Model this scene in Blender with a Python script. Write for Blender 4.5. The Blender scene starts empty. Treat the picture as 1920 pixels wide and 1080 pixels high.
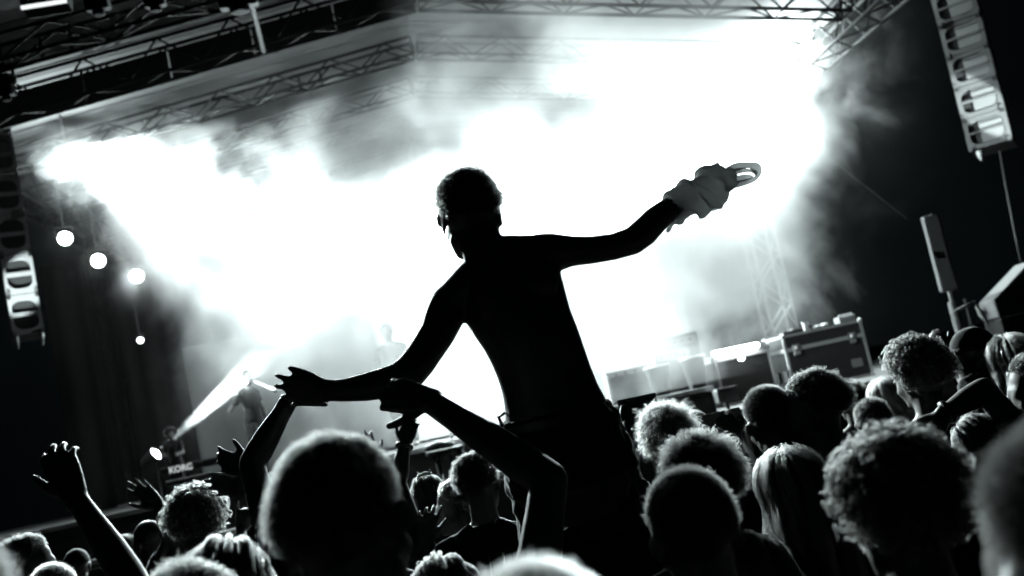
import bpy, bmesh, math, random
import numpy as np
from mathutils import Vector, Matrix, noise as mnoise

random.seed(7)
rng = np.random.default_rng(7)
S = bpy.context.scene
COL = S.collection

# ------------------------------------------------------------------ camera
F_PX = 2027.0
cam_d = bpy.data.cameras.new("camera")
cam_d.lens = 38.0
cam_d.sensor_width = 36.0
cam_d.clip_start = 0.05
cam_d.clip_end = 500.0
cam_d.dof.use_dof = True
cam_d.dof.focus_distance = 3.3
cam_d.dof.aperture_fstop = 3.2
cam_o = bpy.data.objects.new("camera", cam_d)
COL.objects.link(cam_o)
CAM = Vector((0.0, 0.0, 1.75))
CR = Matrix.Rotation(math.radians(96.5), 3, 'X') @ Matrix.Rotation(math.radians(-12.0), 3, 'Z')
cam_o.matrix_world = Matrix.Translation(CAM) @ CR.to_4x4()
S.camera = cam_o

YAW = math.radians(7.0)                      # the stage is turned a little against the view
SU = Vector((math.cos(YAW), math.sin(YAW), 0.0))
SV = Vector((-math.sin(YAW), math.cos(YAW), 0.0))


def ray(px, py):
    return CR @ Vector(((px - 960.0) / F_PX, (540.0 - py) / F_PX, -1.0))


def atd(px, py, d):
    r = ray(px, py)
    return CAM + r * (d / r.y)


def atv(px, py, v):
    r = ray(px, py)
    return CAM + r * (v / r.dot(SV))


def st(u, v, z):
    return SU * u + SV * v + Vector((0, 0, z))


def uvz(p):
    return p.dot(SU), p.dot(SV), p.z


# ------------------------------------------------------------------ night sky, exposure
W = bpy.data.worlds.new("World")
S.world = W
W.use_nodes = True
bgn = W.node_tree.nodes["Background"]
bgn.inputs[0].default_value = (0.35, 0.95, 1.0, 1)
bgn.inputs[1].default_value = 0.0011
S.view_settings.view_transform = 'Standard'
S.view_settings.look = 'None'
S.view_settings.exposure = 0.0
S.view_settings.gamma = 1.0
S.cycles.use_adaptive_sampling = True
S.cycles.adaptive_threshold = 0.04
S.cycles.use_denoising = True
S.cycles.max_bounces = 6
S.cycles.diffuse_bounces = 0
S.cycles.glossy_bounces = 2
S.cycles.transmission_bounces = 3
S.cycles.transparent_max_bounces = 8
S.cycles.volume_bounces = 0
S.cycles.volume_step_rate = 1.0
S.cycles.volume_max_steps = 256
S.cycles.sample_clamp_indirect = 4.0

LCOL = (0.86, 1.0, 1.0)


def spot(name, loc, target, power, angle, blend=0.4, radius=0.08, col=LCOL):
    l = bpy.data.lights.new(name, 'SPOT')
    l.energy = power
    l.spot_size = math.radians(angle)
    l.spot_blend = blend
    l.shadow_soft_size = radius
    l.color = col
    o = bpy.data.objects.new(name, l)
    COL.objects.link(o)
    o.location = loc
    o.rotation_euler = (target - loc).to_track_quat('-Z', 'Y').to_euler()
    return o


P_LR = atv(1470, 84, 16.6)                  # lamp on the right eave truss
P_LL = atv(125, 292, 15.6)                  # lamp on the left eave truss
spot("right_lamp_beam", P_LR, atv(1130, 500, 18.0), 13000, 140, 1.0, 0.03)
spot("right_lamp_throw", P_LR, Vector((-2.0, 3.6, 1.6)), 1700, 22, 0.6)
spot("left_lamp_beam", P_LL, atv(700, 470, 17.4), 15000, 96, 1.0, 0.03)
spot("left_lamp_throw", P_LL, Vector((1.1, 3.0, 1.6)), 12000, 34, 0.6)


def spill(name, loc, power):
    l = bpy.data.lights.new(name, 'POINT')
    l.energy = power
    l.shadow_soft_size = 0.1
    l.color = LCOL
    o = bpy.data.objects.new(name, l)
    COL.objects.link(o)
    o.location = loc


# stray light round the two blazing lamps
spill("right_lamp_spill", P_LR + Vector((0, -0.1, -0.25)), 1300)
spill("left_lamp_spill", P_LL + Vector((0, -0.1, -0.25)), 420)
# blinders on the rear truss, shining out at the crowd through the smoke
BLIND = [(600, 430, 18.8), (800, 400, 18.8), (1010, 360, 18.8), (1220, 300, 18.8)]
for bx_, by_, bv_ in BLIND:
    q = atv(bx_, by_, bv_)
    spot("blinder_beam", q, Vector((q.x * 0.35, 2.0, 1.7)), 13000, 75, 0.8, 0.12)
# added floor lamps, unseen at the back of the deck, brightening the lower smoke
ADDED_FLOOR = [(640, 740, 22.2), (900, 690, 22.2), (1130, 640, 22.2)]
for bx_, by_, bv_ in ADDED_FLOOR:
    q = atv(bx_, by_, bv_)
    spot("added_floor_beam", q, Vector((q.x * 0.3, 3.0, 3.4)), 2600, 100, 0.8, 0.12)
# the two-lens blinder at the roof corner is lit and points across at the flight case
spot("blinder_light_beam", atv(88, 16, 10.55), atv(1535, 665, 15.0), 5200, 9.5, 0.5, 0.06)
# row of par cans at the left
PARS = [(122, 447, 17.2), (184, 489, 17.6), (256, 518, 18.0), (353, 481, 19.2)]
for bx_, by_, bv_ in PARS:
    q = atv(bx_, by_, bv_)
    spot("par_beam", q, Vector((q.x * 0.5, 1.0, 1.2)), 350, 30, 0.5, 0.1)
P_LOW = atv(290, 853, 17.0)
spot("floor_lamp_beam", P_LOW, atv(470, 690, 16.6), 14000, 11, 0.15, 0.02)

# ------------------------------------------------------------------ materials
def mat(name, col, rough=0.6, metal=0.0, var=0.12, scale=8.0, bump=0.0, spec=0.4, sheen=0.0):
    m = bpy.data.materials.new(name)
    m.use_nodes = True
    nt = m.node_tree
    b = nt.nodes["Principled BSDF"]
    b.inputs["Roughness"].default_value = rough
    b.inputs["Metallic"].default_value = metal
    b.inputs["Specular IOR Level"].default_value = spec
    if sheen:
        b.inputs["Sheen Weight"].default_value = sheen
        b.inputs["Sheen Roughness"].default_value = 0.4
    tc = nt.nodes.new("ShaderNodeTexCoord")
    no = nt.nodes.new("ShaderNodeTexNoise")
    no.inputs["Scale"].default_value = scale
    no.inputs["Detail"].default_value = 5.0
    nt.links.new(tc.outputs["Object"], no.inputs["Vector"])
    mx = nt.nodes.new("ShaderNodeMix")
    mx.data_type = 'RGBA'
    c = col if hasattr(col, '__len__') else (col, col, col)
    mx.inputs[6].default_value = (*[x * (1 - var) for x in c], 1)
    mx.inputs[7].default_value = (*[min(1, x * (1 + var)) for x in c], 1)
    nt.links.new(no.outputs["Fac"], mx.inputs[0])
    nt.links.new(mx.outputs[2], b.inputs["Base Color"])
    if bump:
        bp = nt.nodes.new("ShaderNodeBump")
        bp.inputs["Strength"].default_value = bump
        bp.inputs["Distance"].default_value = 0.01
        nt.links.new(no.outputs["Fac"], bp.inputs["Height"])
        nt.links.new(bp.outputs[0], b.inputs["Normal"])
    return m


def emit(name, strength, col=(0.93, 1.0, 1.0)):
    m = bpy.data.materials.new(name)
    m.use_nodes = True
    nt = m.node_tree
    nt.nodes.remove(nt.nodes["Principled BSDF"])
    e = nt.nodes.new("ShaderNodeEmission")
    e.inputs[0].default_value = (*col, 1)
    e.inputs[1].default_value = strength
    nt.links.new(e.outputs[0], nt.nodes["Material Output"].inputs[0])
    return m


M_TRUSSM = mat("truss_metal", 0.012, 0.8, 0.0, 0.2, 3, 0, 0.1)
M_FRAME = mat("cabinet_frame", 0.28, 0.6, 0, 0.15, 10)
M_EDGE = mat("case_edge_metal", 0.62, 0.45, 0.35, 0.15, 9)
M_FIX = mat("lamp_housing_paint", 0.006, 0.9, 0, 0.3, 12, 0, 0.08)
M_CAB = mat("cabinet_paint", 0.12, 0.6, 0, 0.2, 10)
M_ALU = mat("aluminium", 0.42, 0.42, 0.85, 0.2, 3)
M_BLACK = mat("black_paint", 0.03, 0.5, 0, 0.3, 12, 0.1)
M_DRAPE = mat("black_drape", 0.008, 0.9, 0, 0.3, 6)
M_GDRAPE = mat("grey_drape", 0.4, 0.9, 0, 0.25, 3)
M_DECK = mat("deck_plywood", 0.16, 0.6, 0, 0.3, 4, 0.15)
M_WHITE = mat("white_plastic", 0.75, 0.45, 0, 0.06, 10)
M_GREYP = mat("grey_plastic", 0.32, 0.5, 0, 0.15, 10)
M_MESH = mat("speaker_mesh", 0.22, 0.6, 0.2, 0.35, 60, 0.3)
M_CANOPY = mat("canopy_fabric", 0.10, 0.8, 0, 0.12, 0.6, 0.1)
M_GROUND = mat("trodden_ground", (0.07, 0.065, 0.055), 0.95, 0, 0.5, 3, 0.5)
M_GLASS = mat("lamp_glass", 0.6, 0.1, 0.0, 0.1, 30)
M_LENS = emit("lit_lens", 60.0)
M_LENS_MID = emit("lit_lens_mid", 9.0)
M_EDGE_GLOW = emit("edge_glow", 45.0)  # glow added to a white case edge to brighten the big flight case
M_LENS_DIM = emit("lit_lens_dim", 1.1)
M_LETTER = emit("lit_lettering", 0.55)

# ------------------------------------------------------------------ object helpers
def link(name, me, parent=None, m=None, loc=None):
    o = bpy.data.objects.new(name, me)
    COL.objects.link(o)
    if parent is not None:
        o.parent = parent
    if m is not None and me is not None and not me.materials:
        me.materials.append(m)
    if loc is not None:
        o.location = loc
    return o


def empty(name, loc=(0, 0, 0), rotz=0.0, label=None, cat=None, group=None):
    o = bpy.data.objects.new(name, None)
    o.empty_display_size = 0.1
    COL.objects.link(o)
    o.location = loc
    o.rotation_euler = (0, 0, rotz)
    tag(o, label, cat, group)
    return o


def tag(o, label=None, cat=None, group=None, kind=None):
    if label: o["label"] = label
    if cat: o["category"] = cat
    if group: o["group"] = group
    if kind: o["kind"] = kind
    return o


class MB:
    """collects simple shapes into one mesh"""
    def __init__(self):
        self.v = []
        self.f = []

    def add(self, vs, fs):
        n = len(self.v)
        self.v.extend([tuple(x) for x in vs])
        self.f.extend([tuple(i + n for i in f) for f in fs])
        return self

    def box(self, c, s, R=None):
        c = Vector(c)
        h = Vector(s) * 0.5
        vs = []
        for x in (-1, 1):
            for y in (-1, 1):
                for z in (-1, 1):
                    p = Vector((x * h.x, y * h.y, z * h.z))
                    vs.append(c + (R @ p if R else p))
        fs = [(0, 1, 3, 2), (4, 6, 7, 5), (0, 4, 5, 1), (2, 3, 7, 6), (0, 2, 6, 4), (1, 5, 7, 3)]
        return self.add(vs, fs)

    def tube(self, pts, r, seg=8, caps=True, flat=None):
        """round (or elliptical) tube along pts; r is one radius, or one per point, each a number or (across, through);
        flat is the direction of the 'across' radius, one for all points or one per point"""
        pts = [Vector(p) for p in pts]
        n = len(pts)
        rs = list(r) if hasattr(r, '__len__') else [r] * n
        tang = []
        for i in range(n):
            t = pts[min(i + 1, n - 1)] - pts[max(i - 1, 0)]
            tang.append(t.normalized())
        ref = None
        vs, fs = [], []
        for i in range(n):
            t = tang[i]
            if flat is not None:
                a = flat[i] if isinstance(flat, list) else flat
                a = Vector(a)
            else:
                a = ref if ref is not None else (Vector((0, 0, 1)) if abs(t.z) < 0.9 else Vector((1, 0, 0)))
            a = a - t * a.dot(t)
            if a.length < 1e-6:
                a = t.orthogonal()
            a.normalize()
            ref = a
            b = t.cross(a)
            ra, rb = rs[i] if hasattr(rs[i], '__len__') else (rs[i], rs[i])
            for k in range(seg):
                w = 2 * math.pi * k / seg
                vs.append(pts[i] + a * (ra * math.cos(w)) + b * (rb * math.sin(w)))
        for i in range(n - 1):
            for k in range(seg):
                k2 = (k + 1) % seg
                fs.append((i * seg + k, i * seg + k2, (i + 1) * seg + k2, (i + 1) * seg + k))
        if caps:
            fs.append(tuple(range(seg - 1, -1, -1)))
            fs.append(tuple((n - 1) * seg + k for k in range(seg)))
        return self.add(vs, fs)

    def limb(self, pts, r, seg=12, flat=None):
        """tube with rounded ends"""
        pts = [Vector(p) for p in pts]
        rs = list(r) if hasattr(r, '__len__') else [r] * len(pts)
        def sc(x, s):
            return (x[0] * s, x[1] * s) if hasattr(x, '__len__') else x * s
        def mn(x):
            return min(x) if hasattr(x, '__len__') else x
        t0 = (pts[0] - pts[1]).normalized()
        t1 = (pts[-1] - pts[-2]).normalized()
        P = [pts[0] + t0 * mn(rs[0]) * 0.95, pts[0] + t0 * mn(rs[0]) * 0.66] + pts + [pts[-1] + t1 * mn(rs[-1]) * 0.66, pts[-1] + t1 * mn(rs[-1]) * 0.95]
        Rr = [sc(rs[0], 0.3), sc(rs[0], 0.75)] + rs + [sc(rs[-1], 0.75), sc(rs[-1], 0.3)]
        fl = flat
        if isinstance(flat, list):
            fl = [flat[0], flat[0]] + flat + [flat[-1], flat[-1]]
        return self.tube(P, Rr, seg, True, fl)

    def ball(self, c, r, seg=16, rings=10, R=None):
        c = Vector(c)
        r = Vector(r) if hasattr(r, '__len__') else Vector((r, r, r))
        vs, fs = [], []
        for i in range(1, rings):
            a = math.pi * i / rings
            for k in range(seg):
                w = 2 * math.pi * k / seg
                p = Vector((r.x * math.sin(a) * math.cos(w), r.y * math.sin(a) * math.sin(w), r.z * math.cos(a)))
                vs.append(c + (R @ p if R else p))
        top = len(vs)
        p = Vector((0, 0, r.z)); vs.append(c + (R @ p if R else p))
        p = Vector((0, 0, -r.z)); vs.append(c + (R @ p if R else p))
        for i in range(rings - 2):
            for k in range(seg):
                k2 = (k + 1) % seg
                fs.append((i * seg + k, (i + 1) * seg + k, (i + 1) * seg + k2, i * seg + k2))
        for k in range(seg):
            k2 = (k + 1) % seg
            fs.append((top, k, k2))
            b = (rings - 2) * seg
            fs.append((top + 1, b + k2, b + k))
        return self.add(vs, fs)

    def lathe(self, prof, M4=None, seg=20):
        """prof: (radius, height) pairs round the local z axis"""
        vs, fs = [], []
        for r, z in prof:
            for k in range(seg):
                w = 2 * math.pi * k / seg
                p = Vector((r * math.cos(w), r * math.sin(w), z))
                vs.append(M4 @ p if M4 else p)
        for i in range(len(prof) - 1):
            for k in range(seg):
                k2 = (k + 1) % seg
                fs.append((i * seg + k, i * seg + k2, (i + 1) * seg + k2, (i + 1) * seg + k))
        fs.append(tuple(range(seg - 1, -1, -1)))
        fs.append(tuple((len(prof) - 1) * seg + k for k in range(seg)))
        return self.add(vs, fs)

    def mesh(self, name, m=None, smooth=False):
        me = bpy.data.meshes.new(name)
        me.from_pydata([tuple(x) for x in self.v], [], self.f)
        me.update()
        if smooth:
            me.polygons.foreach_set("use_smooth", [True] * len(me.polygons))
        if m:
            me.materials.append(m)
        return me

    def obj(self, name, m, parent=None, smooth=False, loc=None):
        return link(name, self.mesh(name, m, smooth), parent, None, loc)


_unit = {}


def bar(name, a, b, r, m, parent, seg=6):
    """a round bar between two points: an object of its own on a shared mesh"""
    key = (m.name, seg)
    if key not in _unit:
        _unit[key] = MB().tube([(0, 0, 0), (0, 0, 1)], 1.0, seg).mesh("bar", m, False)
    o = link(name, _unit[key], parent)
    a, b = Vector(a), Vector(b)
    d = b - a
    o.rotation_mode = 'QUATERNION'
    o.location = a
    o.rotation_quaternion = d.to_track_quat('Z', 'Y')
    o.scale = (r, r, d.length)
    return o


def bevel(o, w, seg=2):
    md = o.modifiers.new("bevel", 'BEVEL')
    md.width = w
    md.segments = seg
    return o


def remesh(mb, name, m, voxel, smooth=5, fac=0.5):
    """one continuous skin over overlapping closed shapes"""
    me = mb.mesh(name)
    o = bpy.data.objects.new("tmp", me)
    COL.objects.link(o)
    md = o.modifiers.new("r", 'REMESH')
    md.mode = 'VOXEL'
    md.voxel_size = voxel
    if smooth:
        ms = o.modifiers.new("s", 'SMOOTH')
        ms.iterations = smooth
        ms.factor = fac
    dg = bpy.context.evaluated_depsgraph_get()
    dg.update()
    out = bpy.data.meshes.new_from_object(o.evaluated_get(dg), depsgraph=dg)
    bpy.data.objects.remove(o)
    bpy.data.meshes.remove(me)
    out.name = name
    out.polygons.foreach_set("use_smooth", [True] * len(out.polygons))
    out.materials.clear()
    out.materials.append(m)
    return out


# ------------------------------------------------------------------ smoke on the stage
def build_smoke():
    lo, hi = Vector((-6.2, 13.0, 1.62)), Vector((10.5, 23.2, 9.6))
    mb = MB().box((lo + hi) / 2, hi - lo)
    m = bpy.data.materials.new("stage_smoke")
    m.use_nodes = True
    nt = m.node_tree
    N, L = nt.nodes, nt.links
    N.remove(N["Principled BSDF"])
    vol = N.new("ShaderNodeVolumePrincipled")
    vol.inputs["Color"].default_value = (1, 1, 1, 1)
    vol.inputs["Anisotropy"].default_value = 0.25
    L.new(vol.outputs[0], N["Material Output"].inputs["Volume"])
    tc = N.new("ShaderNodeTexCoord")

    def math_(op, a, b=None, clamp=False):
        n = N.new("ShaderNodeMath"); n.operation = op; n.use_clamp = clamp
        for i, x in enumerate((a, b)):
            if x is None: continue
            if isinstance(x, (int, float)): n.inputs[i].default_value = x
            else: L.new(x, n.inputs[i])
        return n.outputs[0]
    nz = N.new("ShaderNodeTexNoise")
    nz.inputs["Scale"].default_value = 0.75
    nz.inputs["Detail"].default_value = 5.0
    nz.inputs["Roughness"].default_value = 0.62
    nz.inputs["Distortion"].default_value = 0.4
    L.new(tc.outputs["Object"], nz.inputs["Vector"])
    total = None
    for (px, py, v, r, wgt) in SMOKE:
        c = uvz(atv(px, py, v))
        s = N.new("ShaderNodeVectorMath"); s.operation = 'DISTANCE'
        L.new(tc.outputs["Object"], s.inputs[0])
        s.inputs[1].default_value = c
        mr = N.new("ShaderNodeMapRange"); mr.interpolation_type = 'SMOOTHSTEP'
        mr.inputs["From Min"].default_value = r
        mr.inputs["From Max"].default_value = 0.0
        mr.inputs["To Min"].default_value = 0.0
        mr.inputs["To Max"].default_value = wgt
        L.new(s.outputs["Value"], mr.inputs["Value"])
        total = mr.outputs[0] if total is None else math_('ADD', total, mr.outputs[0])
    total = math_('MINIMUM', total, 1.15)
    nn = math_('MULTIPLY', math_('SUBTRACT', nz.outputs["Fac"], 0.5), 3.4)
    # the noise eats into the edge of the bank and lumps its inside
    gate = math_('MULTIPLY', total, 6.0, True)
    d = math_('MULTIPLY', math_('SUBTRACT', math_('ADD', total, nn), 0.36), 1.5, True)
    d = math_('MULTIPLY', d, gate)
    d = math_('ADD', math_('MULTIPLY', d, SMOKE_D), math_('MULTIPLY', total, 0.045))
    d = math_('ADD', d, SMOKE_THIN)
    L.new(d, vol.inputs["Density"])
    o = mb.obj("stage_smoke", m)
    o.rotation_euler = (0, 0, YAW)
    tag(o, "bank of lit smoke filling the stage", None, None, "stuff")
    m.volume_intersection_method = 'ACCURATE' if hasattr(m, 'volume_intersection_method') else None
    try:
        m.cycles.volume_step_rate = 0.5
        m.cycles.volume_sampling = 'MULTIPLE_IMPORTANCE'
    except Exception:
        pass
    return o


SMOKE_D = 0.55
SMOKE_THIN = 0.0006
SMOKE = [  # pixel of the puff's centre, its depth on the stage, radius, weight
    (560, 500, 18.6, 3.3, 1.0), (800, 520, 18.6, 3.4, 1.0), (1030, 460, 18.6, 3.6, 1.0), (1250, 330, 18.6, 3.6, 1.0),
    (1290, 120, 18.4, 3.2, 1.0), (1110, 90, 18.6, 2.6, 0.8), (1180, 600, 18.6, 3.0, 1.0), (800, 700, 18.8, 3.0, 1.0),
    (300, 360, 17.6, 2.3, 0.9), (500, 620, 18.0, 2.0, 0.8), (860, 200, 19.0, 2.6, 0.6), (690, 200, 18.4, 2.0, 0.36), (1430, 160, 17.4, 2.2, 0.8),
    (1400, 480, 18.4, 2.0, 0.6), (980, 660, 18.6, 2.6, 0.8),
    (1300, 60, 15.6, 2.3, 1.0), (1100, 40, 15.4, 2.1, 0.9), (900, 120, 16.2, 2.0, 0.75), (1280, 10, 14.2, 1.5, 0.8), (1250, 690, 14.9, 1.6, 0.75), (400, 760, 16.8, 1.5, 0.42), (175, 305, 15.9, 1.2, 0.58), (1480, 170, 16.6, 3.0, 0.16), (880, 6, 13.7, 1.3, 0.55), (1080, 0, 13.7, 1.4, 0.7), (1290, -10, 13.8, 1.5, 0.75), (1420, 560, 17.5, 2.2, 0.35), (760, 150, 16.8, 1.6, 0.55), (900, 330, 18.0, 2.6, 0.7), (1390, 300, 17.0, 2.0, 0.8),
]

# ------------------------------------------------------------------ ground and stage
me = MB().box((0, 60, -0.05), (300, 300, 0.1)).obj("ground", M_GROUND)
tag(me, kind="structure")

DECK_Z = 1.56
V0 = 14.0
sy = YAW


def sbox(mb, u0, u1, v0, v1, z0, z1):
    return mb.box(((u0 + u1) / 2, (v0 + v1) / 2, (z0 + z1) / 2), (u1 - u0, v1 - v0, z1 - z0))


def sobj(mb, name, m, parent=None, smooth=False):
    """a mesh written in stage coordinates (across, depth, height)"""
    o = mb.obj(name, m, parent, smooth)
    if parent is None:
        o.rotation_euler = (0, 0, YAW)
    return o


def sthing(name, label, cat, group=None):
    return empty(name, (0, 0, 0), YAW, label, cat, group)

def at_base(name, base, label, cat, group=None, rotz=0.0):
    """an Empty at the thing's base; base is in stage coordinates"""
    return empty(name, st(*base), YAW + rotz, label, cat, group)


# deck with fascia, wing platforms
mb = MB(); sbox(mb, -9.0, 4.05, V0, 24.5, DECK_Z - 0.12, DECK_Z)
tag(sobj(mb, "stage_deck", M_DECK), kind="structure")
mb = MB(); sbox(mb, 4.06, 12.0, 13.2, 24.5, 1.10, 1.22)
tag(sobj(mb, "side_platform", M_DECK), kind="structure")
fr = at_base("stage_front", (0, V0, 0), "dark fascia of boards along the front edge of the stage with an aluminium lip", "stage front")
M_LIP = mat("lip_metal", 0.75, 0.35, 0.6, 0.1, 5)
for k in range(11):
    u = -9.0 + k * 1.186
    MB().box((u + 0.593, 0.02, 0.74), (1.178, 0.04, 1.40)).obj("panel", M_BLACK, fr)
MB().box((-2.475, -0.015, DECK_Z - 0.02), (13.05, 0.07, 0.055)).obj("lip", M_LIP, fr)

# backdrop and side drape
def drape(name, w, h, amp, wave, m, seed):
    r = random.Random(seed)
    n = int(w / wave * 8)
    vs, fs = [], []
    ph = [r.uniform(0, 6.28) for _ in range(4)]
    rows = 10
    for j in range(rows + 1):
        for i in range(n + 1):
            x = w * i / n
            y = amp * math.sin(x / wave * 6.283 + ph[0] + 0.6 * math.sin(x * 1.7 + ph[1])) * (0.6 + 0.4 * j / rows) + 0.02 * math.sin(x * 3 + j * 0.7 + ph[2])
            vs.append((x, y, h * (1 - j / rows)))
    for j in range(rows):
        for i in range(n):
            a = j * (n + 1) + i
            fs.append((a, a + 1, a + n + 2, a + n + 1))
    k = MB().add(vs, fs)
    o = k.obj(name, m, None, True)
    sm = o.modifiers.new("thickness", 'SOLIDIFY'); sm.thickness = 0.01
    return o


o = drape("backdrop", 15.5, 5.4, 0.10, 0.55, M_DRAPE, 3)
o.location = st(-7.0, 23.8, DECK_Z); o.rotation_euler = (0, 0, YAW)
tag(o, "black pleated drape hanging across the back of the stage behind the smoke", "drape")
o = drape("side_drape", 3.4, 2.55, 0.05, 0.8, M_GDRAPE, 5)
o.location = st(-3.62, 19.8, DECK_Z); o.rotation_euler = (0, 0, YAW)
tag(o, "pale grey cloth panel standing behind the singer in the dark tee", "drape")

# ------------------------------------------------------------------ roof: canopy and trusses
U0, Z0 = 1.26, 7.40                                   # ridge
UL, UR = -5.5, 7.5                                    # eaves
ZL = Z0 - (U0 - UL) * math.tan(math.radians(6.6))
ZR = Z0 - (UR - U0) * math.tan(math.radians(10.5))


def truss(root, A, B, up, h, w, bay, rc, rb, faces=("front", "back", "bottom"), m=None, fam=4):
    """box truss between A and B on its lower front chord line; every chord and brace is a part"""
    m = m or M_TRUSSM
    A, B, up = Vector(A), Vector(B), Vector(up).normalized()
    d = (B - A).normalized()
    up = (up - d * up.dot(d)).normalized()
    sd = d.cross(up).normalized()
    off = {"lf": Vector((0, 0, 0)), "lb": sd * w, "tf": up * h, "tb": sd * w + up * h}
    for k in off:
        bar("chord", A + off[k], B + off[k], rc, m, root, 8)
    n = max(2, int(round((B - A).length / bay)))
    pairs = {"front": ("lf", "tf"), "back": ("lb", "tb"), "bottom": ("lf", "lb"), "top": ("tf", "tb")}
    for fc in faces:
        a, b = pairs[fc]
        for i in range(n):
            p, q = A.lerp(B, i / n), A.lerp(B, (i + 1) / n)
            if i % 2 == 0:
                bar("brace", p + off[a], q + off[b], rb, m, root, 6)
            else:
                bar("brace", p + off[b], q + off[a], rb, m, root, 6)
    for p in (A, B):
        for a, b in (("lf", "tf"), ("lb", "tb"), ("lf", "lb"), ("tf", "tb")):
            bar("end_bar", p + off[a], p + off[b], rb, m, root, 6)


def gable(v, label, h=0.27, w=0.30, rc=0.024, rb=0.014, bay=0.42, posts=True):
    t = at_base("roof_truss", (U0, v, Z0), label, "truss", "gabled trusses under the stage roof")
    truss(t, (-0.02, 0, 0), (UL - U0, 0, ZL - Z0), (0, 0, 1), h, -w, bay, rc, rb)
    truss(t, (0.02, 0, 0), (UR - U0 - 0.3, 0, ZR - Z0), (0, 0, 1), h, w, bay, rc, rb)
    if posts:
        for fr_ in (0.22, 0.27, 0.62, 0.67):
            p = Vector((0, 0, 0)).lerp(Vector((UL - U0, 0, ZL - Z0)), fr_)
            bar("post", p + Vector((0, 0.01, 0)), p + Vector((0, 0.01, h)), 0.026, M_BLACK, t, 6)
    return t


M_TRUSS = M_ALU
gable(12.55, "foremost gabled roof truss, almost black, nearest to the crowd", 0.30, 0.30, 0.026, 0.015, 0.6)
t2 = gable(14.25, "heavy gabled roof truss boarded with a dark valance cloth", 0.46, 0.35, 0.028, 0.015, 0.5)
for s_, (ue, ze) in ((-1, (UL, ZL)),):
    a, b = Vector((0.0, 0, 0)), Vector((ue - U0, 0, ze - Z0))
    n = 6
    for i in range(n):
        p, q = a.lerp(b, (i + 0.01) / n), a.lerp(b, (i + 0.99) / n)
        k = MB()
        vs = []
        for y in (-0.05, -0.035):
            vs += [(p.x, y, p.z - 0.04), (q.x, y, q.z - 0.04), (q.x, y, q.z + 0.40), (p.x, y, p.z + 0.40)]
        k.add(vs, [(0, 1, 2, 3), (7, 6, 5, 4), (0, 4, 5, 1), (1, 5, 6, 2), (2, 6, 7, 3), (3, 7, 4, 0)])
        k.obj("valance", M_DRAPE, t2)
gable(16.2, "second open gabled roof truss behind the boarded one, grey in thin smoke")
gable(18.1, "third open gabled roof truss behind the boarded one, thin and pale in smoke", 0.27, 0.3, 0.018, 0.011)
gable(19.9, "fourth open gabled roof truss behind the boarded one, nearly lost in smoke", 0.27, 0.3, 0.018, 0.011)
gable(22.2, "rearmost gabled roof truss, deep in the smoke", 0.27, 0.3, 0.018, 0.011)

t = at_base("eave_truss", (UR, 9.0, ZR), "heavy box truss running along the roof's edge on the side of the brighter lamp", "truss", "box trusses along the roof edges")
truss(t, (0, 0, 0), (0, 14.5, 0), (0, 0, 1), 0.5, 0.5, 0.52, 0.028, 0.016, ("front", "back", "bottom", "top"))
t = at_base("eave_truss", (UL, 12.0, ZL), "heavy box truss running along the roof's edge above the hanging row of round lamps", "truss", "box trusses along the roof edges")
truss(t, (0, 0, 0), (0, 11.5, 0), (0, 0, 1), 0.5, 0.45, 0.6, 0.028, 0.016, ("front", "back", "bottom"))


def tower(u, v, ztop, w, label, rc=0.03, zbase=DECK_Z, m=None):
    t = at_base("truss_tower", (u, v, zbase), label, "tower", "towers holding up the stage roof")
    truss(t, (-w / 2, -w / 2, 0), (-w / 2, -w / 2, ztop - zbase), (1, 0, 0), w, w, 0.5, rc, 0.016, ("front", "back", "bottom", "top"), m=m)
    MB().box((0, 0, 0.02), (w * 1.5, w * 1.5, 0.04)).obj("base_plate", M_ALU, t)
    return t


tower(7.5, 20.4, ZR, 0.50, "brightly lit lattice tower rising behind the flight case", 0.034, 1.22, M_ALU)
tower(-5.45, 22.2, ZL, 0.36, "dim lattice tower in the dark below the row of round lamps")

cn = at_base("roof_canopy", (U0, 16, Z0), "pale fabric roof of stretched panels over the stage trusses", "roof")
vv = [8.5, 10.6, 12.7, 14.4, 16.35, 18.25, 20.05, 22.35, 24.5]
for i in range(len(vv) - 1):
    for (ue, ze) in ((UL - 0.3, ZL - 0.03), (UR + 0.3, ZR - 0.05)):
        a, b = vv[i] + 0.02 - 16, vv[i + 1] - 0.02 - 16
        x0, x1 = 0.0, ue - U0
        z0, z1 = 0.62, ze - Z0 + 0.62
        vs, fs = [], []
        nx, ny = 10, 4
        for jz in (0, 0.015):
            for j in range(ny + 1):
                for ii in range(nx + 1):
                    fx, fy = ii / nx, j / ny
                    sag = -0.07 * math.sin(math.pi * fy)
                    vs.append((x0 + (x1 - x0) * fx, a + (b - a) * fy, z0 + (z1 - z0) * fx + sag + jz))
        nn = (nx + 1) * (ny + 1)
        for j in range(ny):
            for ii in range(nx):
                q = j * (nx + 1) + ii
                fs.append((q, q + 1, q + nx + 2, q + nx + 1))
                fs.append((q + nn + nx + 1, q + nn + nx + 2, q + nn + 1, q + nn))
        MB().add(vs, fs).obj("canopy_panel", M_CANOPY, cn, True)


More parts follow.
